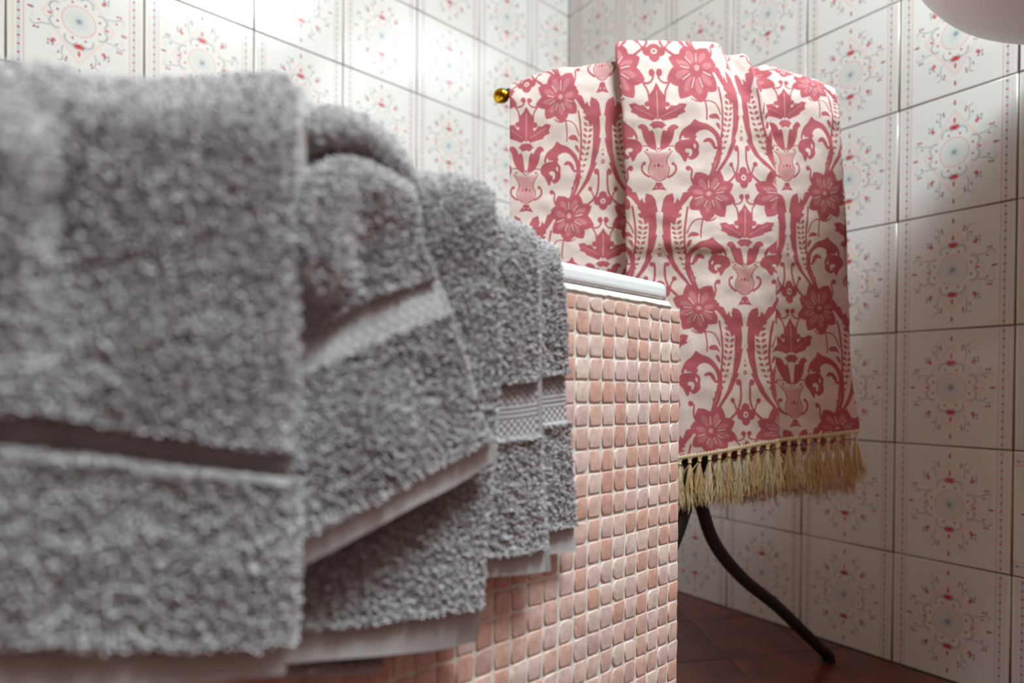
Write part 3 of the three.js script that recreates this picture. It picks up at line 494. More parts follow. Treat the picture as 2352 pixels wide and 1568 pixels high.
const CTRL_PT=[[[-0.5954,0.3467,0.5530],[-0.5600,0.3534,0.5936],[-0.5116,0.3587,0.6280],[-0.4806,0.3623,0.6512],[-0.4721,0.3657,0.6706],[-0.4687,0.3666,0.6762],[-0.4569,0.3662,0.6748],[-0.4525,0.3669,0.6795],[-0.4521,0.3692,0.6920],[-0.4125,0.3743,0.7247],[-0.3661,0.3792,0.7563],[-0.3346,0.3850,0.7920],[-0.3242,0.3883,0.8110],[-0.3083,0.3890,0.8166],[-0.2936,0.3899,0.8231],[-0.2899,0.3924,0.8373],[-0.2830,0.3942,0.8479],[-0.2389,0.3985,0.8766],[-0.2023,0.4037,0.9092]],
[[-0.5999,0.6221,0.5511],[-0.5641,0.6218,0.5910],[-0.5167,0.6233,0.6262],[-0.4863,0.6241,0.6497],[-0.4768,0.6232,0.6681],[-0.4733,0.6230,0.6735],[-0.4626,0.6242,0.6731],[-0.4582,0.6242,0.6778],[-0.4566,0.6232,0.6892],[-0.4175,0.6240,0.7222],[-0.3725,0.6255,0.7545],[-0.3404,0.6252,0.7896],[-0.3290,0.6245,0.8079],[-0.3142,0.6255,0.8141],[-0.3003,0.6263,0.8210],[-0.2955,0.6254,0.8345],[-0.2881,0.6251,0.8449],[-0.2456,0.6267,0.8741],[-0.2093,0.6272,0.9066]],
[[-0.6041,0.8705,0.5526],[-0.5650,0.8693,0.5942],[-0.5160,0.8720,0.6326],[-0.4865,0.8735,0.6561],[-0.4767,0.8712,0.6729],[-0.4748,0.8707,0.6764],[-0.4718,0.8733,0.6710],[-0.4731,0.8731,0.6701],[-0.4700,0.8706,0.6811],[-0.4229,0.8720,0.7220],[-0.3741,0.8748,0.7597],[-0.3523,0.8737,0.7843],[-0.3372,0.8719,0.8044],[-0.3259,0.8739,0.8088],[-0.3164,0.8755,0.8129],[-0.3098,0.8733,0.8262],[-0.2995,0.8726,0.8386],[-0.2589,0.8755,0.8680],[-0.2248,0.8762,0.8987]],
[[-0.6094,0.9378,0.5579],[-0.5652,0.9584,0.5984],[-0.5172,0.9683,0.6427],[-0.4902,0.9726,0.6676],[-0.4769,0.9761,0.6797],[-0.4760,0.9801,0.6806],[-0.4838,0.9887,0.6733],[-0.4907,0.9966,0.6668],[-0.4828,1.0007,0.6740],[-0.4289,1.0007,0.7238],[-0.3798,0.9986,0.7692],[-0.3660,0.9807,0.7820],[-0.3444,0.9836,0.8019],[-0.3395,0.9703,0.8066],[-0.3366,0.9650,0.8094],[-0.3248,0.9692,0.8202],[-0.3101,0.9667,0.8338],[-0.2757,0.9524,0.8657],[-0.2443,0.9354,0.8949]],
[[-0.6165,0.9514,0.5676],[-0.5729,0.9717,0.6075],[-0.5255,0.9814,0.6512],[-0.4989,0.9857,0.6757],[-0.4836,0.9909,0.6857],[-0.4878,0.9908,0.6913],[-0.4999,0.9956,0.6882],[-0.5081,1.0021,0.6834],[-0.4990,1.0073,0.6890],[-0.4464,1.0073,0.7375],[-0.3985,1.0053,0.7817],[-0.3799,0.9914,0.7909],[-0.3641,0.9907,0.8137],[-0.3539,0.9812,0.8150],[-0.3474,0.9782,0.8156],[-0.3340,0.9835,0.8252],[-0.3213,0.9799,0.8397],[-0.2874,0.9658,0.8711],[-0.2564,0.9490,0.8999]],
[[-0.6240,0.9177,0.5773],[-0.5817,0.9248,0.6176],[-0.5345,0.9254,0.6612],[-0.5052,0.9262,0.6869],[-0.4863,0.9269,0.7029],[-0.4866,0.9254,0.7067],[-0.4982,0.9232,0.7016],[-0.5116,0.9190,0.7001],[-0.5076,0.9160,0.7120],[-0.4658,0.9135,0.7587],[-0.4171,0.9130,0.8064],[-0.3805,0.9185,0.8265],[-0.3687,0.9156,0.8456],[-0.3606,0.9228,0.8340],[-0.3600,0.9269,0.8236],[-0.3477,0.9275,0.8336],[-0.3324,0.9277,0.8477],[-0.2991,0.9276,0.8798],[-0.2621,0.9164,0.9086]],
[[-0.6234,0.8473,0.5773],[-0.5821,0.8470,0.6181],[-0.5338,0.8480,0.6614],[-0.5027,0.8491,0.6873],[-0.4826,0.8502,0.7032],[-0.4832,0.8485,0.7081],[-0.4979,0.8455,0.7040],[-0.5095,0.8420,0.7043],[-0.5063,0.8391,0.7168],[-0.4681,0.8362,0.7630],[-0.4188,0.8368,0.8084],[-0.3771,0.8410,0.8346],[-0.3538,0.8417,0.8548],[-0.3512,0.8467,0.8408],[-0.3516,0.8509,0.8268],[-0.3392,0.8519,0.8355],[-0.3267,0.8512,0.8497],[-0.2971,0.8503,0.8812],[-0.2562,0.8532,0.9107]],
[[-0.6221,0.7602,0.5767],[-0.5801,0.7604,0.6168],[-0.5309,0.7616,0.6595],[-0.4980,0.7629,0.6858],[-0.4783,0.7637,0.7013],[-0.4806,0.7615,0.7086],[-0.4969,0.7585,0.7059],[-0.5076,0.7559,0.7070],[-0.5051,0.7534,0.7202],[-0.4687,0.7511,0.7661],[-0.4179,0.7526,0.8089],[-0.3733,0.7553,0.8405],[-0.3468,0.7575,0.8568],[-0.3464,0.7606,0.8434],[-0.3496,0.7630,0.8296],[-0.3363,0.7638,0.8392],[-0.3256,0.7630,0.8530],[-0.2961,0.7624,0.8844],[-0.2538,0.7648,0.9153]],
[[-0.6221,0.7113,0.5773],[-0.5801,0.7116,0.6174],[-0.5309,0.7126,0.6601],[-0.4980,0.7138,0.6864],[-0.4782,0.7145,0.7019],[-0.4806,0.7127,0.7092],[-0.4969,0.7102,0.7065],[-0.5075,0.7081,0.7076],[-0.5058,0.7058,0.7214],[-0.4694,0.7039,0.7673],[-0.4196,0.7050,0.8106],[-0.3760,0.7070,0.8426],[-0.3477,0.7094,0.8578],[-0.3464,0.7122,0.8440],[-0.3495,0.7142,0.8302],[-0.3362,0.7149,0.8397],[-0.3256,0.7143,0.8536],[-0.2961,0.7138,0.8850],[-0.2548,0.7156,0.9163]],
[[-0.6221,0.6820,0.5777],[-0.5801,0.6823,0.6178],[-0.5309,0.6833,0.6605],[-0.4980,0.6843,0.6867],[-0.4782,0.6850,0.7022],[-0.4806,0.6834,0.7096],[-0.4961,0.6815,0.7062],[-0.5068,0.6796,0.7072],[-0.5028,0.6783,0.7191],[-0.4630,0.6777,0.7626],[-0.4135,0.6785,0.8069],[-0.3714,0.6798,0.8403],[-0.3448,0.6815,0.8567],[-0.3464,0.6832,0.8443],[-0.3495,0.6849,0.8305],[-0.3362,0.6855,0.8401],[-0.3256,0.6850,0.8540],[-0.2960,0.6847,0.8853],[-0.2548,0.6863,0.9166]],
[[-0.6221,0.6167,0.5797],[-0.5791,0.6172,0.6194],[-0.5306,0.6179,0.6628],[-0.4968,0.6187,0.6899],[-0.4779,0.6192,0.7046],[-0.4796,0.6183,0.7112],[-0.4951,0.6170,0.7078],[-0.5058,0.6157,0.7089],[-0.5018,0.6149,0.7207],[-0.4612,0.6148,0.7636],[-0.4135,0.6154,0.8077],[-0.3705,0.6166,0.8405],[-0.3462,0.6174,0.8575],[-0.3463,0.6187,0.8451],[-0.3485,0.6199,0.8322],[-0.3361,0.6202,0.8423],[-0.3246,0.6199,0.8570],[-0.2941,0.6198,0.8892],[-0.2519,0.6210,0.9213]],
[[-0.6217,0.5190,0.5825],[-0.5787,0.5195,0.6222],[-0.5302,0.5201,0.6656],[-0.4965,0.5206,0.6927],[-0.4777,0.5209,0.7073],[-0.4786,0.5207,0.7133],[-0.4934,0.5204,0.7091],[-0.5033,0.5200,0.7095],[-0.4993,0.5199,0.7213],[-0.4594,0.5202,0.7649],[-0.4112,0.5208,0.8081],[-0.3695,0.5214,0.8411],[-0.3447,0.5218,0.8585],[-0.3453,0.5220,0.8471],[-0.3484,0.5222,0.8361],[-0.3360,0.5224,0.8462],[-0.3235,0.5224,0.8604],[-0.2912,0.5228,0.8930],[-0.2475,0.5234,0.9265]],
[[-0.6197,0.3565,0.5862],[-0.5767,0.3648,0.6258],[-0.5282,0.3731,0.6691],[-0.4944,0.3769,0.6961],[-0.4766,0.3795,0.7098],[-0.4775,0.3808,0.7158],[-0.4914,0.3809,0.7125],[-0.5013,0.3811,0.7129],[-0.4974,0.3827,0.7247],[-0.4575,0.3939,0.7681],[-0.4093,0.4045,0.8112],[-0.3675,0.4147,0.8441],[-0.3423,0.4190,0.8619],[-0.3415,0.4176,0.8518],[-0.3426,0.4171,0.8426],[-0.3302,0.4184,0.8527],[-0.3187,0.4213,0.8660],[-0.2854,0.4271,0.8994],[-0.2374,0.4344,0.9368]]];
const PT_U=[-42, 57, 167, 238, 275, 287, 300, 312, 330, 425, 525, 615, 657, 682, 707, 735, 760, 850, 940];
const PT_V=[[-1125,-1117,-1108,-1103,-1100,-1099,-1098,-1097,-1096,-1088,-1080,-1073,-1070,-1068,-1066,-1064,-1062,-1055,-1047],[-720,-720,-720,-720,-720,-720,-720,-720,-720,-720,-720,-720,-720,-720,-720,-720,-720,-720,-720],[-350,-350,-350,-350,-350,-350,-350,-350,-350,-350,-350,-350,-350,-350,-350,-350,-350,-350,-350],[-244,-214,-200,-194,-189,-183,-170,-158,-152,-153,-157,-184,-180,-200,-208,-202,-206,-228,-254],[-140,-140,-140,-140,-140,-128,-128,-128,-128,-128,-128,-128,-128,-128,-128,-128,-128,-128,-128],[-60,-71,-71,-71,-71,-19,-19,-19,-19,-19,-19,-19,-19,-19,-19,-19,-19,-19,2],[49,49,49,49,49,101,101,101,101,101,101,101,101,101,101,101,101,101,101],[184,184,184,184,184,236,236,236,236,236,236,236,236,236,236,236,236,236,236],[259,259,259,259,259,311,311,311,311,311,311,311,311,311,311,311,311,311,311],[304,304,304,304,304,356,356,356,356,356,356,356,356,356,356,356,356,356,356],[404,404,404,404,404,456,456,456,456,456,456,456,456,456,456,456,456,456,456],[554,554,554,554,554,606,606,606,606,606,606,606,606,606,606,606,606,606,606],[804,792,780,774,770,821,822,823,822,806,790,774,767,768,768,766,762,754,743]];
const CTRL_LEG1=[[-0.4105,0.4200,0.7640],[-0.4033,0.3560,0.7601],[-0.3880,0.3108,0.7611],[-0.3554,0.2514,0.7619],[-0.2939,0.1874,0.7717],[-0.2146,0.1257,0.7912],[-0.1421,0.0613,0.8112],[-0.0825,0.0085,0.8260]];
const CTRL_LEG2=[[-0.4105,0.4200,0.7640],[-0.4204,0.3560,0.7677],[-0.4366,0.3108,0.7638],[-0.4673,0.2514,0.7582],[-0.5171,0.1874,0.7418],[-0.5696,0.1257,0.7187],[-0.6038,0.0613,0.7013],[-0.6192,0.0085,0.6933]];
const CTRL_LEG3=[[-0.4105,0.4200,0.7640],[-0.4217,0.3560,0.7637],[-0.4362,0.3108,0.7534],[-0.4643,0.2514,0.7356],[-0.5068,0.1874,0.6996],[-0.5492,0.1257,0.6560],[-0.5759,0.0613,0.6254],[-0.5876,0.0085,0.6116]];

// ---------------------------------------------------------------- cloth helpers
const cr = (a, b, c, d, t) => 0.5 * (2 * b + (c - a) * t + (2 * a - 5 * b + 4 * c - d) * t * t + (3 * b - a - 3 * c + d) * t * t * t);
function grid(ctrl) {
  const R = ctrl.length, C = ctrl[0].length, cl = (i, n) => Math.max(0, Math.min(n - 1, i));
  return (a, b) => {
    const i = Math.min(C - 2, Math.floor(a)), j = Math.min(R - 2, Math.floor(b)), s = a - i, t = b - j, o = [];
    for (let q = 0; q < 3; q++) {
      const col = [];
      for (let m = -1; m < 3; m++) { const r = ctrl[cl(j + m, R)]; col.push(cr(r[cl(i - 1, C)][q], r[i][q], r[cl(i + 1, C)][q], r[cl(i + 2, C)][q], s)); }
      o.push(cr(col[0], col[1], col[2], col[3], t));
    }
    return V(o[0], o[1], o[2]);
  };
}
// even steps of arc length along one direction
function arcTable(f, max) {
  const M = 500, s = [0]; let p = f(0);
  for (let i = 1; i <= M; i++) { const q = f(max * i / M); s.push(s[i - 1] + q.distanceTo(p)); p = q; }
  return { L: s[M], at: (x) => { let lo = 0, hi = M; while (hi - lo > 1) { const m = (lo + hi) >> 1; if (s[m] <= x) lo = m; else hi = m; } return max * (lo + clamp((x - s[lo]) / (s[hi] - s[lo] || 1))) / M; }, of: (b) => { const k = clamp(b / max) * M, i = Math.min(M - 1, Math.floor(k)); return s[i] + (s[i + 1] - s[i]) * (k - i); } };
}
const GREY = '#c8c2c2';
const ribs = dataTex(64, (u, v) => 0.5 + 0.5 * Math.sin(v * Math.PI * 2 * 8));
const fine = dataTex(128, (u, v) => 0.5 + 0.35 * Math.sin((u * 32 + v * 12) * Math.PI * 2) + 0.2 * (rnd() - 0.5));
const pileMat = new THREE.MeshPhysicalMaterial({ color: GREY, roughness: 1, sheen: 0.35, sheenColor: new THREE.Color('#cfc8c8'), sheenRoughness: 0.6 });
const groundMat = new THREE.MeshStandardMaterial({ color: '#aea7a7', roughness: 1, bumpMap: speck, bumpScale: 0.001, side: THREE.DoubleSide });
const hemMat = new THREE.MeshStandardMaterial({ color: '#b9b3b1', roughness: 0.9, bumpMap: fine, bumpScale: 0.0004, side: THREE.DoubleSide });
const dobbyMat = new THREE.MeshStandardMaterial({ color: '#aea7a7', roughness: 0.85, bumpMap: fine, bumpScale: 0.0004, side: THREE.DoubleSide });
const selvMat = new THREE.MeshStandardMaterial({ color: '#a39a97', roughness: 0.95, bumpMap: ribs, bumpScale: 0.0006, side: THREE.DoubleSide });
// one loop of terry yarn
const loop = new THREE.TorusGeometry(0.00095, 0.00036, 3, 5, Math.PI * 1.15).rotateZ(-0.24).scale(0.9, 1.7, 1);

function terryPanel(parent, ctrl, o) {
  const S = grid(ctrl), R = ctrl.length, C = ctrl[0].length;
  const across = arcTable((a) => S(a, o.mid ?? (R - 1) * 0.6), C - 1), along = arcTable((b) => S((C - 1) * 0.55, b), R - 1);
  const step = o.step ?? 0.0017, NU = Math.ceil(across.L / step), NV = Math.ceil(along.L / step);
  const base = [], W = NU + 1;
  for (let j = 0; j <= NV; j++) for (let i = 0; i <= NU; i++) {
    const p = S(across.at(across.L * i / NU), along.at(along.L * j / NV));
    base.push(p);
  }
  const nrm = (i, j) => { const A = base[j * W + Math.max(0, i - 2)], B = base[j * W + Math.min(NU, i + 2)], D = base[Math.max(0, j - 2) * W + i], E = base[Math.min(NV, j + 2) * W + i]; return B.clone().sub(A).cross(E.clone().sub(D)).normalize().multiplyScalar(o.flip ?? -1); };
  const zb = (b) => along.of(b), dob = o.dobby && o.dobby.map(zb), hem = o.hem !== undefined ? zb(o.hem) : 1e9;
  const zone = (i, j) => {
    const s = along.L * j / NV, u = across.L * i / NU; const e = o.skew ? o.skew * (u / across.L - 0.5) : 0;
    if (o.selvR && across.L - u < o.selvR) return 3;
    if (o.selvL && u < o.selvL) return 3;
    if (s + e > hem) return 2;
    if (dob && s > dob[0] && s < dob[1]) return 1;
    return 0;
  };
  const thick = [0.0034, 0.0010, 0.0012, 0.0016], sd = o.seed ?? 0;
  const front = [], back = [], N = [], lump = [];
  for (let j = 0; j <= NV; j++) for (let i = 0; i <= NU; i++) {
    const n = nrm(i, j), z = zone(i, j), s = along.L * j / NV, u = across.L * i / NU;
    let t = thick[z] + (z === 1 ? -(o.recess ?? 0) : z === 0 ? (o.plush ?? 0) : 0);
    if (z === 0) {
      const a = noise(u / 0.0062, s / 0.0046, sd), b = noise(u / 0.0026, s / 0.0022, sd + 5), c = noise(u / 0.03, s / 0.025, sd + 9);
      t += (o.lump ?? 1) * (0.0017 * a + 0.0014 * b) + 0.0012 * c;
      const edge = Math.min(dob ? Math.abs(s - dob[0]) : 1, dob ? Math.abs(s - dob[1]) : 1, Math.abs(hem - s)); t += 0.0018 * smooth(0.006, 0, edge);
    }
    if (z === 1) { const w = (s - dob[0]) / (dob[1] - dob[0]), m = 2 * Math.PI / 0.0058; t += w > 0.38 && w < 0.66 ? 0.0005 * Math.cos(s * 2 * Math.PI / 0.0032) : 0.0010 * Math.cos(u * m) * Math.cos(s * m); }
    const p = base[j * W + i];
    // soft crumple of the whole cloth
    const w = (o.wob ?? 0.0016) * noise(u / 0.05, s / 0.06, sd + 20);
    front.push(p.clone().addScaledVector(n, t + w)); back.push(p.clone().addScaledVector(n, -0.0022 - (o.recess ?? 0) + w)); N.push(n);
  }
  const all = front.concat(back), F = front.length, idx = [[], [], [], []], shell = [];
  for (let j = 0; j < NV; j++) for (let i = 0; i < NU; i++) {
    const a = j * W + i, b = a + 1, c = a + W, d = c + 1, z = zone(i + 0.5, j + 0.5);
    idx[z].push(a, c, b, b, c, d); shell.push(F + a, F + b, F + c, F + b, F + d, F + c);
  }
  const rim = []; for (let i = 0; i <= NU; i++) rim.push(i); for (let j = 1; j <= NV; j++) rim.push(j * W + NU); for (let i = NU - 1; i >= 0; i--) rim.push(NV * W + i); for (let j = NV - 1; j > 0; j--) rim.push(j * W);
  for (let k = 0; k < rim.length; k++) { const a = rim[k], b = rim[(k + 1) % rim.length]; shell.push(a, b, F + a, b, F + b, F + a); }
  const uvm = (k) => { const j = Math.floor((k % F) / W), i = (k % F) % W; return [across.L * i / NU, along.L * j / NV]; };
  const make = (name, tri, mat, uvf) => {
    if (!tri.length) return; const map = new Map(), pos = [], uv = [], out = [];
    for (const k of tri) { if (!map.has(k)) { map.set(k, map.size); const p = all[k]; pos.push(p.x, p.y, p.z); uv.push(...uvf(...uvm(k))); } out.push(map.get(k)); }
    return mesh(name, bufGeo(pos, out, uv), mat, parent);
  };
  const body = make(o.name ?? 'terry_panel', idx[0].concat(shell), groundMat, (u, v) => [u / 0.03, v / 0.03]);
  make('dobby_border', idx[1], dobbyMat, (u, v) => [u / 0.036, dob ? (v - dob[0]) / (dob[1] - dob[0]) : v]);
  make('hem', idx[2], hemMat, (u, v) => [u / 0.03, v / 0.03]);
  make('selvedge', idx[3], selvMat, (u, v) => [v / 0.02, u / 0.02]);
  // pile
  const mats = [], cols = [], q = new THREE.Quaternion(), q2 = new THREE.Quaternion(), up = V(0, 1, 0), sc = V(1, 1, 1), m = new THREE.Matrix4(), col = new THREE.Color();
  const j0 = Math.floor(NV * (o.pileFrom ?? 0.16));
  for (let j = j0; j < NV; j++) for (let i = 0; i < NU; i++) {
    if (zone(i + 0.5, j + 0.5) !== 0) continue;
    for (let rep = 0; rep < (o.dense ?? 1); rep++) {
      if (o.dense < 1 && rnd() > o.dense) continue;
      const s = rnd(), t = rnd(), a = front[j * W + i], b = front[j * W + i + 1], c = front[(j + 1) * W + i], d = front[(j + 1) * W + i + 1];
      const p = V(0, 0, 0).addScaledVector(a, (1 - s) * (1 - t)).addScaledVector(b, s * (1 - t)).addScaledVector(c, (1 - s) * t).addScaledVector(d, s * t);
      const n = N[j * W + i].clone().add(V(rr(-0.6, 0.6), rr(-0.75, 0.35), rr(-0.6, 0.6))).normalize();
      q.setFromUnitVectors(up, n); q2.setFromAxisAngle(up, rnd() * 6.283); q.multiply(q2);
      const k = rr(0.8, 1.35); sc.set(k, k * rr(0.9, 1.5), k);
      m.compose(p, q, sc); mats.push(m.clone()); const g = rr(0.84, 1.12); cols.push(col.setRGB(g, g * 0.99, g * 0.985).clone());
    }
  }
  const im = new THREE.InstancedMesh(loop, pileMat, mats.length); im.name = 'terry_pile'; im.userData.kind = 'stuff'; im.castShadow = im.receiveShadow = true;
  mats.forEach((x, k) => { im.setMatrixAt(k, x); im.setColorAt(k, cols[k]); }); parent.add(im);
  return body;
}

// ---------------------------------------------------------------- grey towels over the rim
const O = V(0, 0, 0);
{
  const t = thing('bath_towel', 'grey towel folded lengthwise, its level hem hanging in front of the pink mosaic', 'towel', O, 'grey towels over the bathtub');
  terryPanel(t, CTRL_T5, { name: 'under_fold', dobby: [5, 6], hem: 8, seed: 1, step: 0.0009, wob: 0.0008, dense: 0.8 });
  terryPanel(t, CTRL_T4, { name: 'upper_fold', dobby: [5, 6], hem: 8, selvR: 0.0045, seed: 2, step: 0.0009, wob: 0.0010, dense: 0.8 });
}
{
  const t = thing('bath_towel', 'grey towel hanging straight with a dark shaded lower part, half hidden under the crumpled towel', 'towel', O, 'grey towels over the bathtub');
  terryPanel(t, CTRL_T3, { hem: 9, selvR: 0.002, seed: 3, wob: 0.0022 });
  terryPanel(t, CTRL_T3U, { name: 'under_fold', hem: 2.5, seed: 4, pileFrom: 0, wob: 0.001 });
}
{
  const t = thing('bath_towel', 'crumpled grey towel with a curled fold on top and a slanting pale hem', 'towel', O, 'grey towels over the bathtub');
  terryPanel(t, CTRL_T2, { dobby: [9, 10], hem: 13, selvR: 0.0016, seed: 6, wob: 0.0024, step: 0.0014, lump: 0.8 });
}
{
  const t = thing('bath_towel', 'large grey towel with a broad dark recessed band and a stitched side edge', 'towel', O, 'grey towels over the bathtub');
  terryPanel(t, CTRL_T1, { dobby: [7, 8], hem: 10, selvR: 0.007, seed: 8, wob: 0.003, lump: 0.75, recess: 0.004, plush: 0.0015 });
}

// ---------------------------------------------------------------- towel stand
const iron = new THREE.MeshPhysicalMaterial({ color: '#0c0a09', roughness: 0.5 });
const brass = new THREE.MeshPhysicalMaterial({ color: '#d8a425', metalness: 1, roughness: 0.16 });
const POST = V(-0.4105, 0, 0.7640);
const stand = thing('towel_stand', 'black iron towel stand with curved legs, an arched rail and brass knobs', 'towel stand', V(POST.x, 0, POST.z));
const rel = (x, y, z) => V(x - POST.x, y, z - POST.z);
const tube = (pts, r, n = 60, k = 12) => new THREE.TubeGeometry(new THREE.CatmullRomCurve3(pts), n, r, k);
{
  const arch = [[-0.6210, 0.9365, 0.5636], [-0.6140, 0.9405, 0.5680], [-0.5680, 0.9520, 0.6095], [-0.5241, 0.9590, 0.6498], [-0.4344, 0.9660, 0.7323], [-0.3495, 0.9600, 0.8108], [-0.3060, 0.9440, 0.8510], [-0.2750, 0.9200, 0.8790]].map((p) => rel(...p));
  mesh('rail', tube(arch, 0.0065, 90), iron, stand);
  mesh('post', tube([rel(POST.x, 0.34, POST.z), rel(POST.x, 0.6, POST.z), rel(POST.x, 0.964, POST.z)], 0.0085), iron, stand);
  mesh('collar', new THREE.SphereGeometry(0.020, 20, 14).scale(1, 1.2, 1).translate(0, 0.385, 0), iron, stand);
  const knob = new THREE.LatheGeometry([[0, -0.0135], [0.004, -0.013], [0.0085, -0.0095], [0.0105, -0.004], [0.0108, 0.001], [0.009, 0.006], [0.0055, 0.0092], [0.004, 0.0105], [0.0062, 0.0125], [0.0068, 0.0145], [0.0058, 0.017], [0.0035, 0.0178], [0, 0.0178]].map(([a, b]) => new THREE.Vector2(a, b)), 28);
  for (const [p, dir] of [[[-0.6260, 0.9338, 0.5598], [0.75, 0.25, 0.66]], [[-0.2700, 0.9130, 0.8835], [-0.5, 0.9, -0.45]]]) {
    const k = mesh('knob', knob, brass, stand); k.position.copy(rel(...p)); k.quaternion.setFromUnitVectors(V(0, 1, 0), V(...dir).normalize()); k.userData.label = 'round polished brass knob';
  }
  const leg = (pts) => { const m = mesh('leg', tube(pts.map((p) => rel(...p)), 0.0104, 80, 14), iron, stand); return m; };
  for (const p of [CTRL_LEG1, CTRL_LEG2, CTRL_LEG3]) leg(p);
  for (const p of [CTRL_LEG1[CTRL_LEG1.length - 1], CTRL_LEG2[CTRL_LEG2.length - 1], CTRL_LEG3[CTRL_LEG3.length - 1]]) mesh('foot', new THREE.CylinderGeometry(0.0112, 0.0122, 0.012, 18).translate(p[0] - POST.x, 0.0062, p[2] - POST.z), iron, stand);
}

// ---------------------------------------------------------------- patterned towel with fringe
{
  const towel = thing('fringed_towel', 'cream towel woven with red flowers and urns, fringed, hanging over the arched rail', 'towel', O);
  const S = grid(CTRL_PT), R = CTRL_PT.length, C = CTRL_PT[0].length;
  const lerpv = (arr, x) => { const i = Math.min(arr.length - 2, Math.floor(x)), t = x - i; return cr(arr[Math.max(0, i - 1)], arr[i], arr[i + 1], arr[Math.min(arr.length - 1, i + 2)], t); };
  const NU = 18 * 14, NV = 220, W = NU + 1, base = [], uvs = [];
  for (let j = 0; j <= NV; j++) for (let i = 0; i <= NU; i++) {
    const a = (C - 1) * i / NU, b = (R - 1) * j / NV, p = S(a, b), u = lerpv(PT_U, a);
    const v = (() => { const r = Math.min(R - 2, Math.floor(b)), t = b - r; return lerpv(PT_V[r], a) * (1 - t) + lerpv(PT_V[r + 1], a) * t; })();
    base.push(p); uvs.push([u / 390, -v / 536]);
  }
  const n0 = (i, j) => { const A = base[j * W + Math.max(0, i - 1)], B = base[j * W + Math.min(NU, i + 1)], D = base[Math.max(0, j - 1) * W + i], E = base[Math.min(NV, j + 1) * W + i]; return E.clone().sub(D).cross(B.clone().sub(A)).normalize(); };
  const pos = [], uv = [], idx = [], F = base.length;
  for (const side of [1, -1]) for (let j = 0; j <= NV; j++) for (let i = 0; i <= NU; i++) {
    const p = base[j * W + i].clone(), n = n0(i, j), q = base[j * W + i];
    const wr = 0.0026 * noise(q.x / 0.034, q.y / 0.026, q.z / 0.034) + 0.0009 * noise(q.x / 0.012, q.y / 0.013, q.z / 0.012);
    p.addScaledVector(n, side * 0.0005 + wr); pos.push(p.x, p.y, p.z); uv.push(...uvs[j * W + i]);
  }
  for (let j = 0; j < NV; j++) for (let i = 0; i < NU; i++) { const a = j * W + i, b = a + 1, c = a + W, d = c + 1; idx.push(a, c, b, b, c, d, F + a, F + b, F + c, F + b, F + d, F + c); }
  const rim = []; for (let i = 0; i <= NU; i++) rim.push(i); for (let j = 1; j <= NV; j++) rim.push(j * W + NU); for (let i = NU - 1; i >= 0; i--) rim.push(NV * W + i); for (let j = NV - 1; j > 0; j--) rim.push(j * W);
  for (let k = 0; k < rim.length; k++) { const a = rim[k], b = rim[(k + 1) % rim.length]; idx.push(a, b, F + a, b, F + b, F + a); }
  const bump = twillBump.clone(); bump.repeat.set(5, 7);
  const cloth = mesh('cloth', bufGeo(pos, idx, uv), new THREE.MeshPhysicalMaterial({ map: wovenTex, roughness: 0.9, bumpMap: bump, bumpScale: 0.00035, sheen: 0.2, sheenColor: new THREE.Color('#fff0e8'), side: THREE.DoubleSide }), towel);
  cloth.userData.label = 'cream cotton cloth woven with red leaves, urns and lotus flowers';

  // fringe: knotted tassels of loose yarn, each its own part
  const yarn = [0, 1, 2].map((k) => new THREE.MeshPhysicalMaterial({ color: ['#f0d9a8', '#ecd09a', '#f3e0b6'][k], roughness: 0.85, sheen: 0.3, sheenColor: new THREE.Color('#fff2d8') }));
  const strand = (pts, r, pos2, idx2) => {
    const n = pts.length, o = pos2.length / 3;
    for (let i = 0; i < n; i++) { const t = pts[Math.min(n - 1, i + 1)].clone().sub(pts[Math.max(0, i - 1)]).normalize(), a = V(0.3, 0.1, 1).cross(t).normalize(), b = t.clone().cross(a); const rr0 = r * (i === n - 1 ? 0.5 : 1); for (let k = 0; k < 3; k++) { const w = k * 2.0944, p = pts[i].clone().addScaledVector(a, rr0 * Math.cos(w)).addScaledVector(b, rr0 * Math.sin(w)); pos2.push(p.x, p.y, p.z); } }
    for (let i = 0; i + 1 < n; i++) for (let k = 0; k < 3; k++) { const p = o + i * 3 + k, q = o + i * 3 + (k + 1) % 3; idx2.push(p, q, q + 3, p, q + 3, p + 3); }
  };
  const side = V(0.735, 0, 0.678), out = V(-0.678, 0, 0.735);
  const tassel = (p, len, flare, lean, mat) => {
    const P2 = [], I2 = []; const top = p.clone().add(V(0, -0.008, 0));
    for (let k = 0; k < 46; k++) {
      const th = rnd() * 6.283, r0 = 0.0011 * Math.sqrt(rnd()), ph = rnd() * 6.28, L = len * rr(0.74, 1.06), f = flare * rr(0.3, 1), pts = [], sw = rr(0.0010, 0.0034), away = rnd() < 0.1 ? rr(0.006, 0.014) * (rnd() < 0.5 ? -1 : 1) : 0;
      for (let i = 0; i <= 7; i++) {
        const t = i / 7, rad = r0 + f * (0.35 * Math.sin(Math.min(1, t * 1.7) * Math.PI / 2) + 0.65 * t * t), w = sw * Math.sin(ph + t * 6.5) * t;
        pts.push(top.clone().add(V(0, -L * t, 0)).addScaledVector(side, Math.cos(th) * rad + w + lean * t * t + away * Math.sin(t * Math.PI)).addScaledVector(out, Math.sin(th) * rad * 0.7 + 0.6 * w));
      }
      strand(pts, 0.0005, P2, I2);
    }
    for (let k = 0; k < 3; k++) { const pts = []; for (let i = 0; i <= 4; i++) { const t = i / 4; pts.push(p.clone().lerp(top, t).addScaledVector(side, (k - 1) * 0.0035 * (1 - t)).addScaledVector(out, 0.0008)); } strand(pts, 0.0011, P2, I2); }
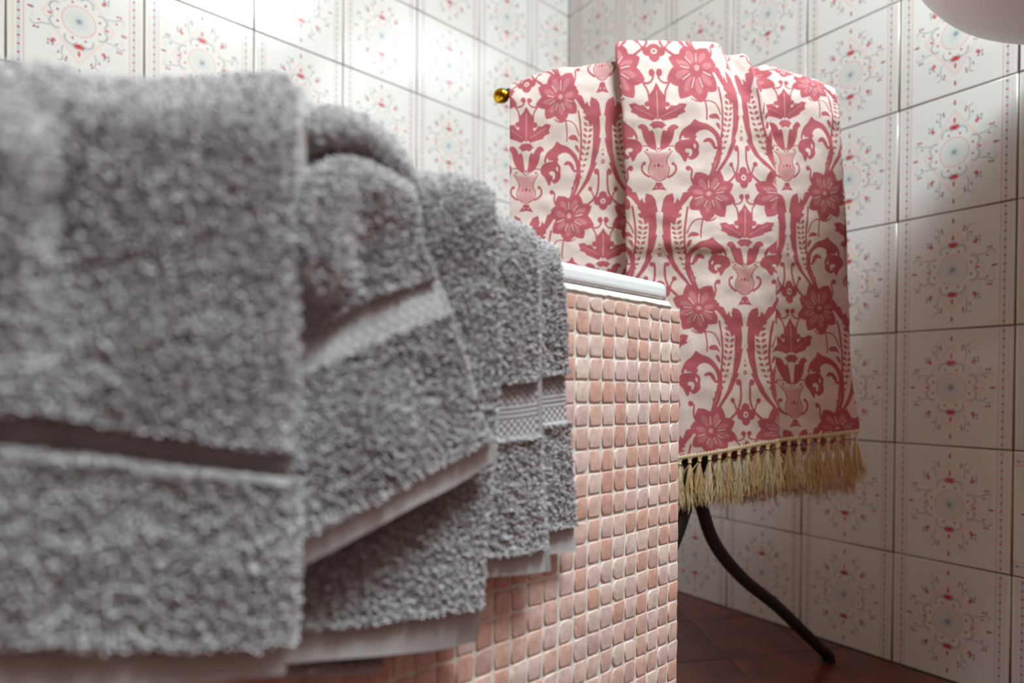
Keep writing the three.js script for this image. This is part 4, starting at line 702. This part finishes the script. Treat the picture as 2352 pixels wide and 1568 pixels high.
    const g = bufGeo(P2, I2), kn = new THREE.TorusGeometry(0.0014, 0.0014, 7, 12).rotateX(Math.PI / 2).scale(1, 1.2, 1).translate(top.x, top.y + 0.0005, top.z); kn.deleteAttribute('uv');
    mesh('tassel', mergeGeometries([g, kn]), mat, towel);
  };
  const rowEnd = (b, n, lenF, seedOff, dx) => {
    const cordPos = [], cordIdx = [];
    const T = arcTable((a) => S(a, b), C - 1);
    for (let k = 0; k < n; k++) {
      const s = T.L * (k + 0.5) / n, p = S(T.at(s), b), f = k / (n - 1); p.y -= 0.002;
      tassel(p.clone().addScaledVector(out, dx), lenF * rr(0.9, 1.05) * (1 - 0.08 * f), rr(0.0055, 0.0095) + 0.002 * f, 0.010 * Math.max(0, f - 0.8) * 5 + rr(-0.003, 0.003), yarn[k % 3]);
      // slanted plies of the heading cord
      for (let e = 0; e < 3; e++) { const s0 = s - T.L / n * (0.6 - e * 0.33), a = S(T.at(clamp(s0, 0, T.L)), b).add(V(0, -0.0035, 0)).addScaledVector(out, dx), c = S(T.at(clamp(s0 + T.L / n * 0.62, 0, T.L)), b).add(V(0, 0.0022, 0)).addScaledVector(out, dx), pts = []; for (let i = 0; i <= 5; i++) pts.push(a.clone().lerp(c, i / 5).addScaledVector(out, 0.0016 * Math.sin(i / 5 * Math.PI))); strand(pts, 0.0014, cordPos, cordIdx); }
    }
    mesh('heading_cord', bufGeo(cordPos, cordIdx), yarn[2], towel);
  };
  rowEnd(R - 1, 42, 0.072, 0, 0.001);
  rowEnd(0, 38, 0.066, 3, -0.001);
}

// ---------------------------------------------------------------- washbasin at the upper edge of the view
{
  const basin = thing('washbasin', 'white washbasin on the tiled wall, its rounded underside seen from below', 'washbasin', V(-0.25, 0, 1.24));
  const A = 0.246, B = 0.23, prof = [[0.100, 0.9360], [0.300, 0.9390], [0.520, 0.9510], [0.720, 0.9720], [0.880, 0.9990], [0.965, 1.0240], [0.995, 1.0360], [1.000, 1.0420], [0.992, 1.0470], [0.965, 1.0490], [0.900, 1.0480], [0.860, 1.0440], [0.800, 1.0210], [0.660, 0.9910], [0.400, 0.9720], [0.000, 0.9685]];
  const pos = [], idx = [], N = 96;
  const curve = new THREE.CatmullRomCurve3(prof.map(([r, y]) => V(r, y, 0))), M = 64;
  for (let j = 0; j <= M; j++) { const q = curve.getPoint(j / M), e = 2.0; for (let i = 0; i < N; i++) { const a = i / N * Math.PI * 2, c = Math.cos(a), s = Math.sin(a); const x = Math.sign(c) * Math.pow(Math.abs(c), 2 / e) * A * q.x, z = Math.sign(s) * Math.pow(Math.abs(s), 2 / e) * B * q.x; pos.push(x, q.y, z); } }
  for (let j = 0; j < M; j++) for (let i = 0; i < N; i++) { const a = j * N + i, b = j * N + (i + 1) % N; idx.push(a, a + N, b, b, a + N, b + N); }
  const c0 = pos.length / 3; pos.push(0, 0.935, 0); for (let i = 0; i < N; i++) idx.push(c0, i, (i + 1) % N);
  const em = new THREE.MeshPhysicalMaterial({ color: '#ece8e4', roughness: 0.45, side: THREE.DoubleSide }); mesh('bowl', bufGeo(pos, idx), em, basin);
  mesh('waste_pipe', tube([V(0, 0.94, 0), V(0, 0.86, 0), V(0.03, 0.82, 0), V(0.08, 0.83, 0), V(0.12, 0.86, 0), V(0.245, 0.86, 0)], 0.015, 60, 14), new THREE.MeshStandardMaterial({ color: '#c9c9c9', metalness: 1, roughness: 0.25 }), basin);
}

renderer.render(scene, camera);
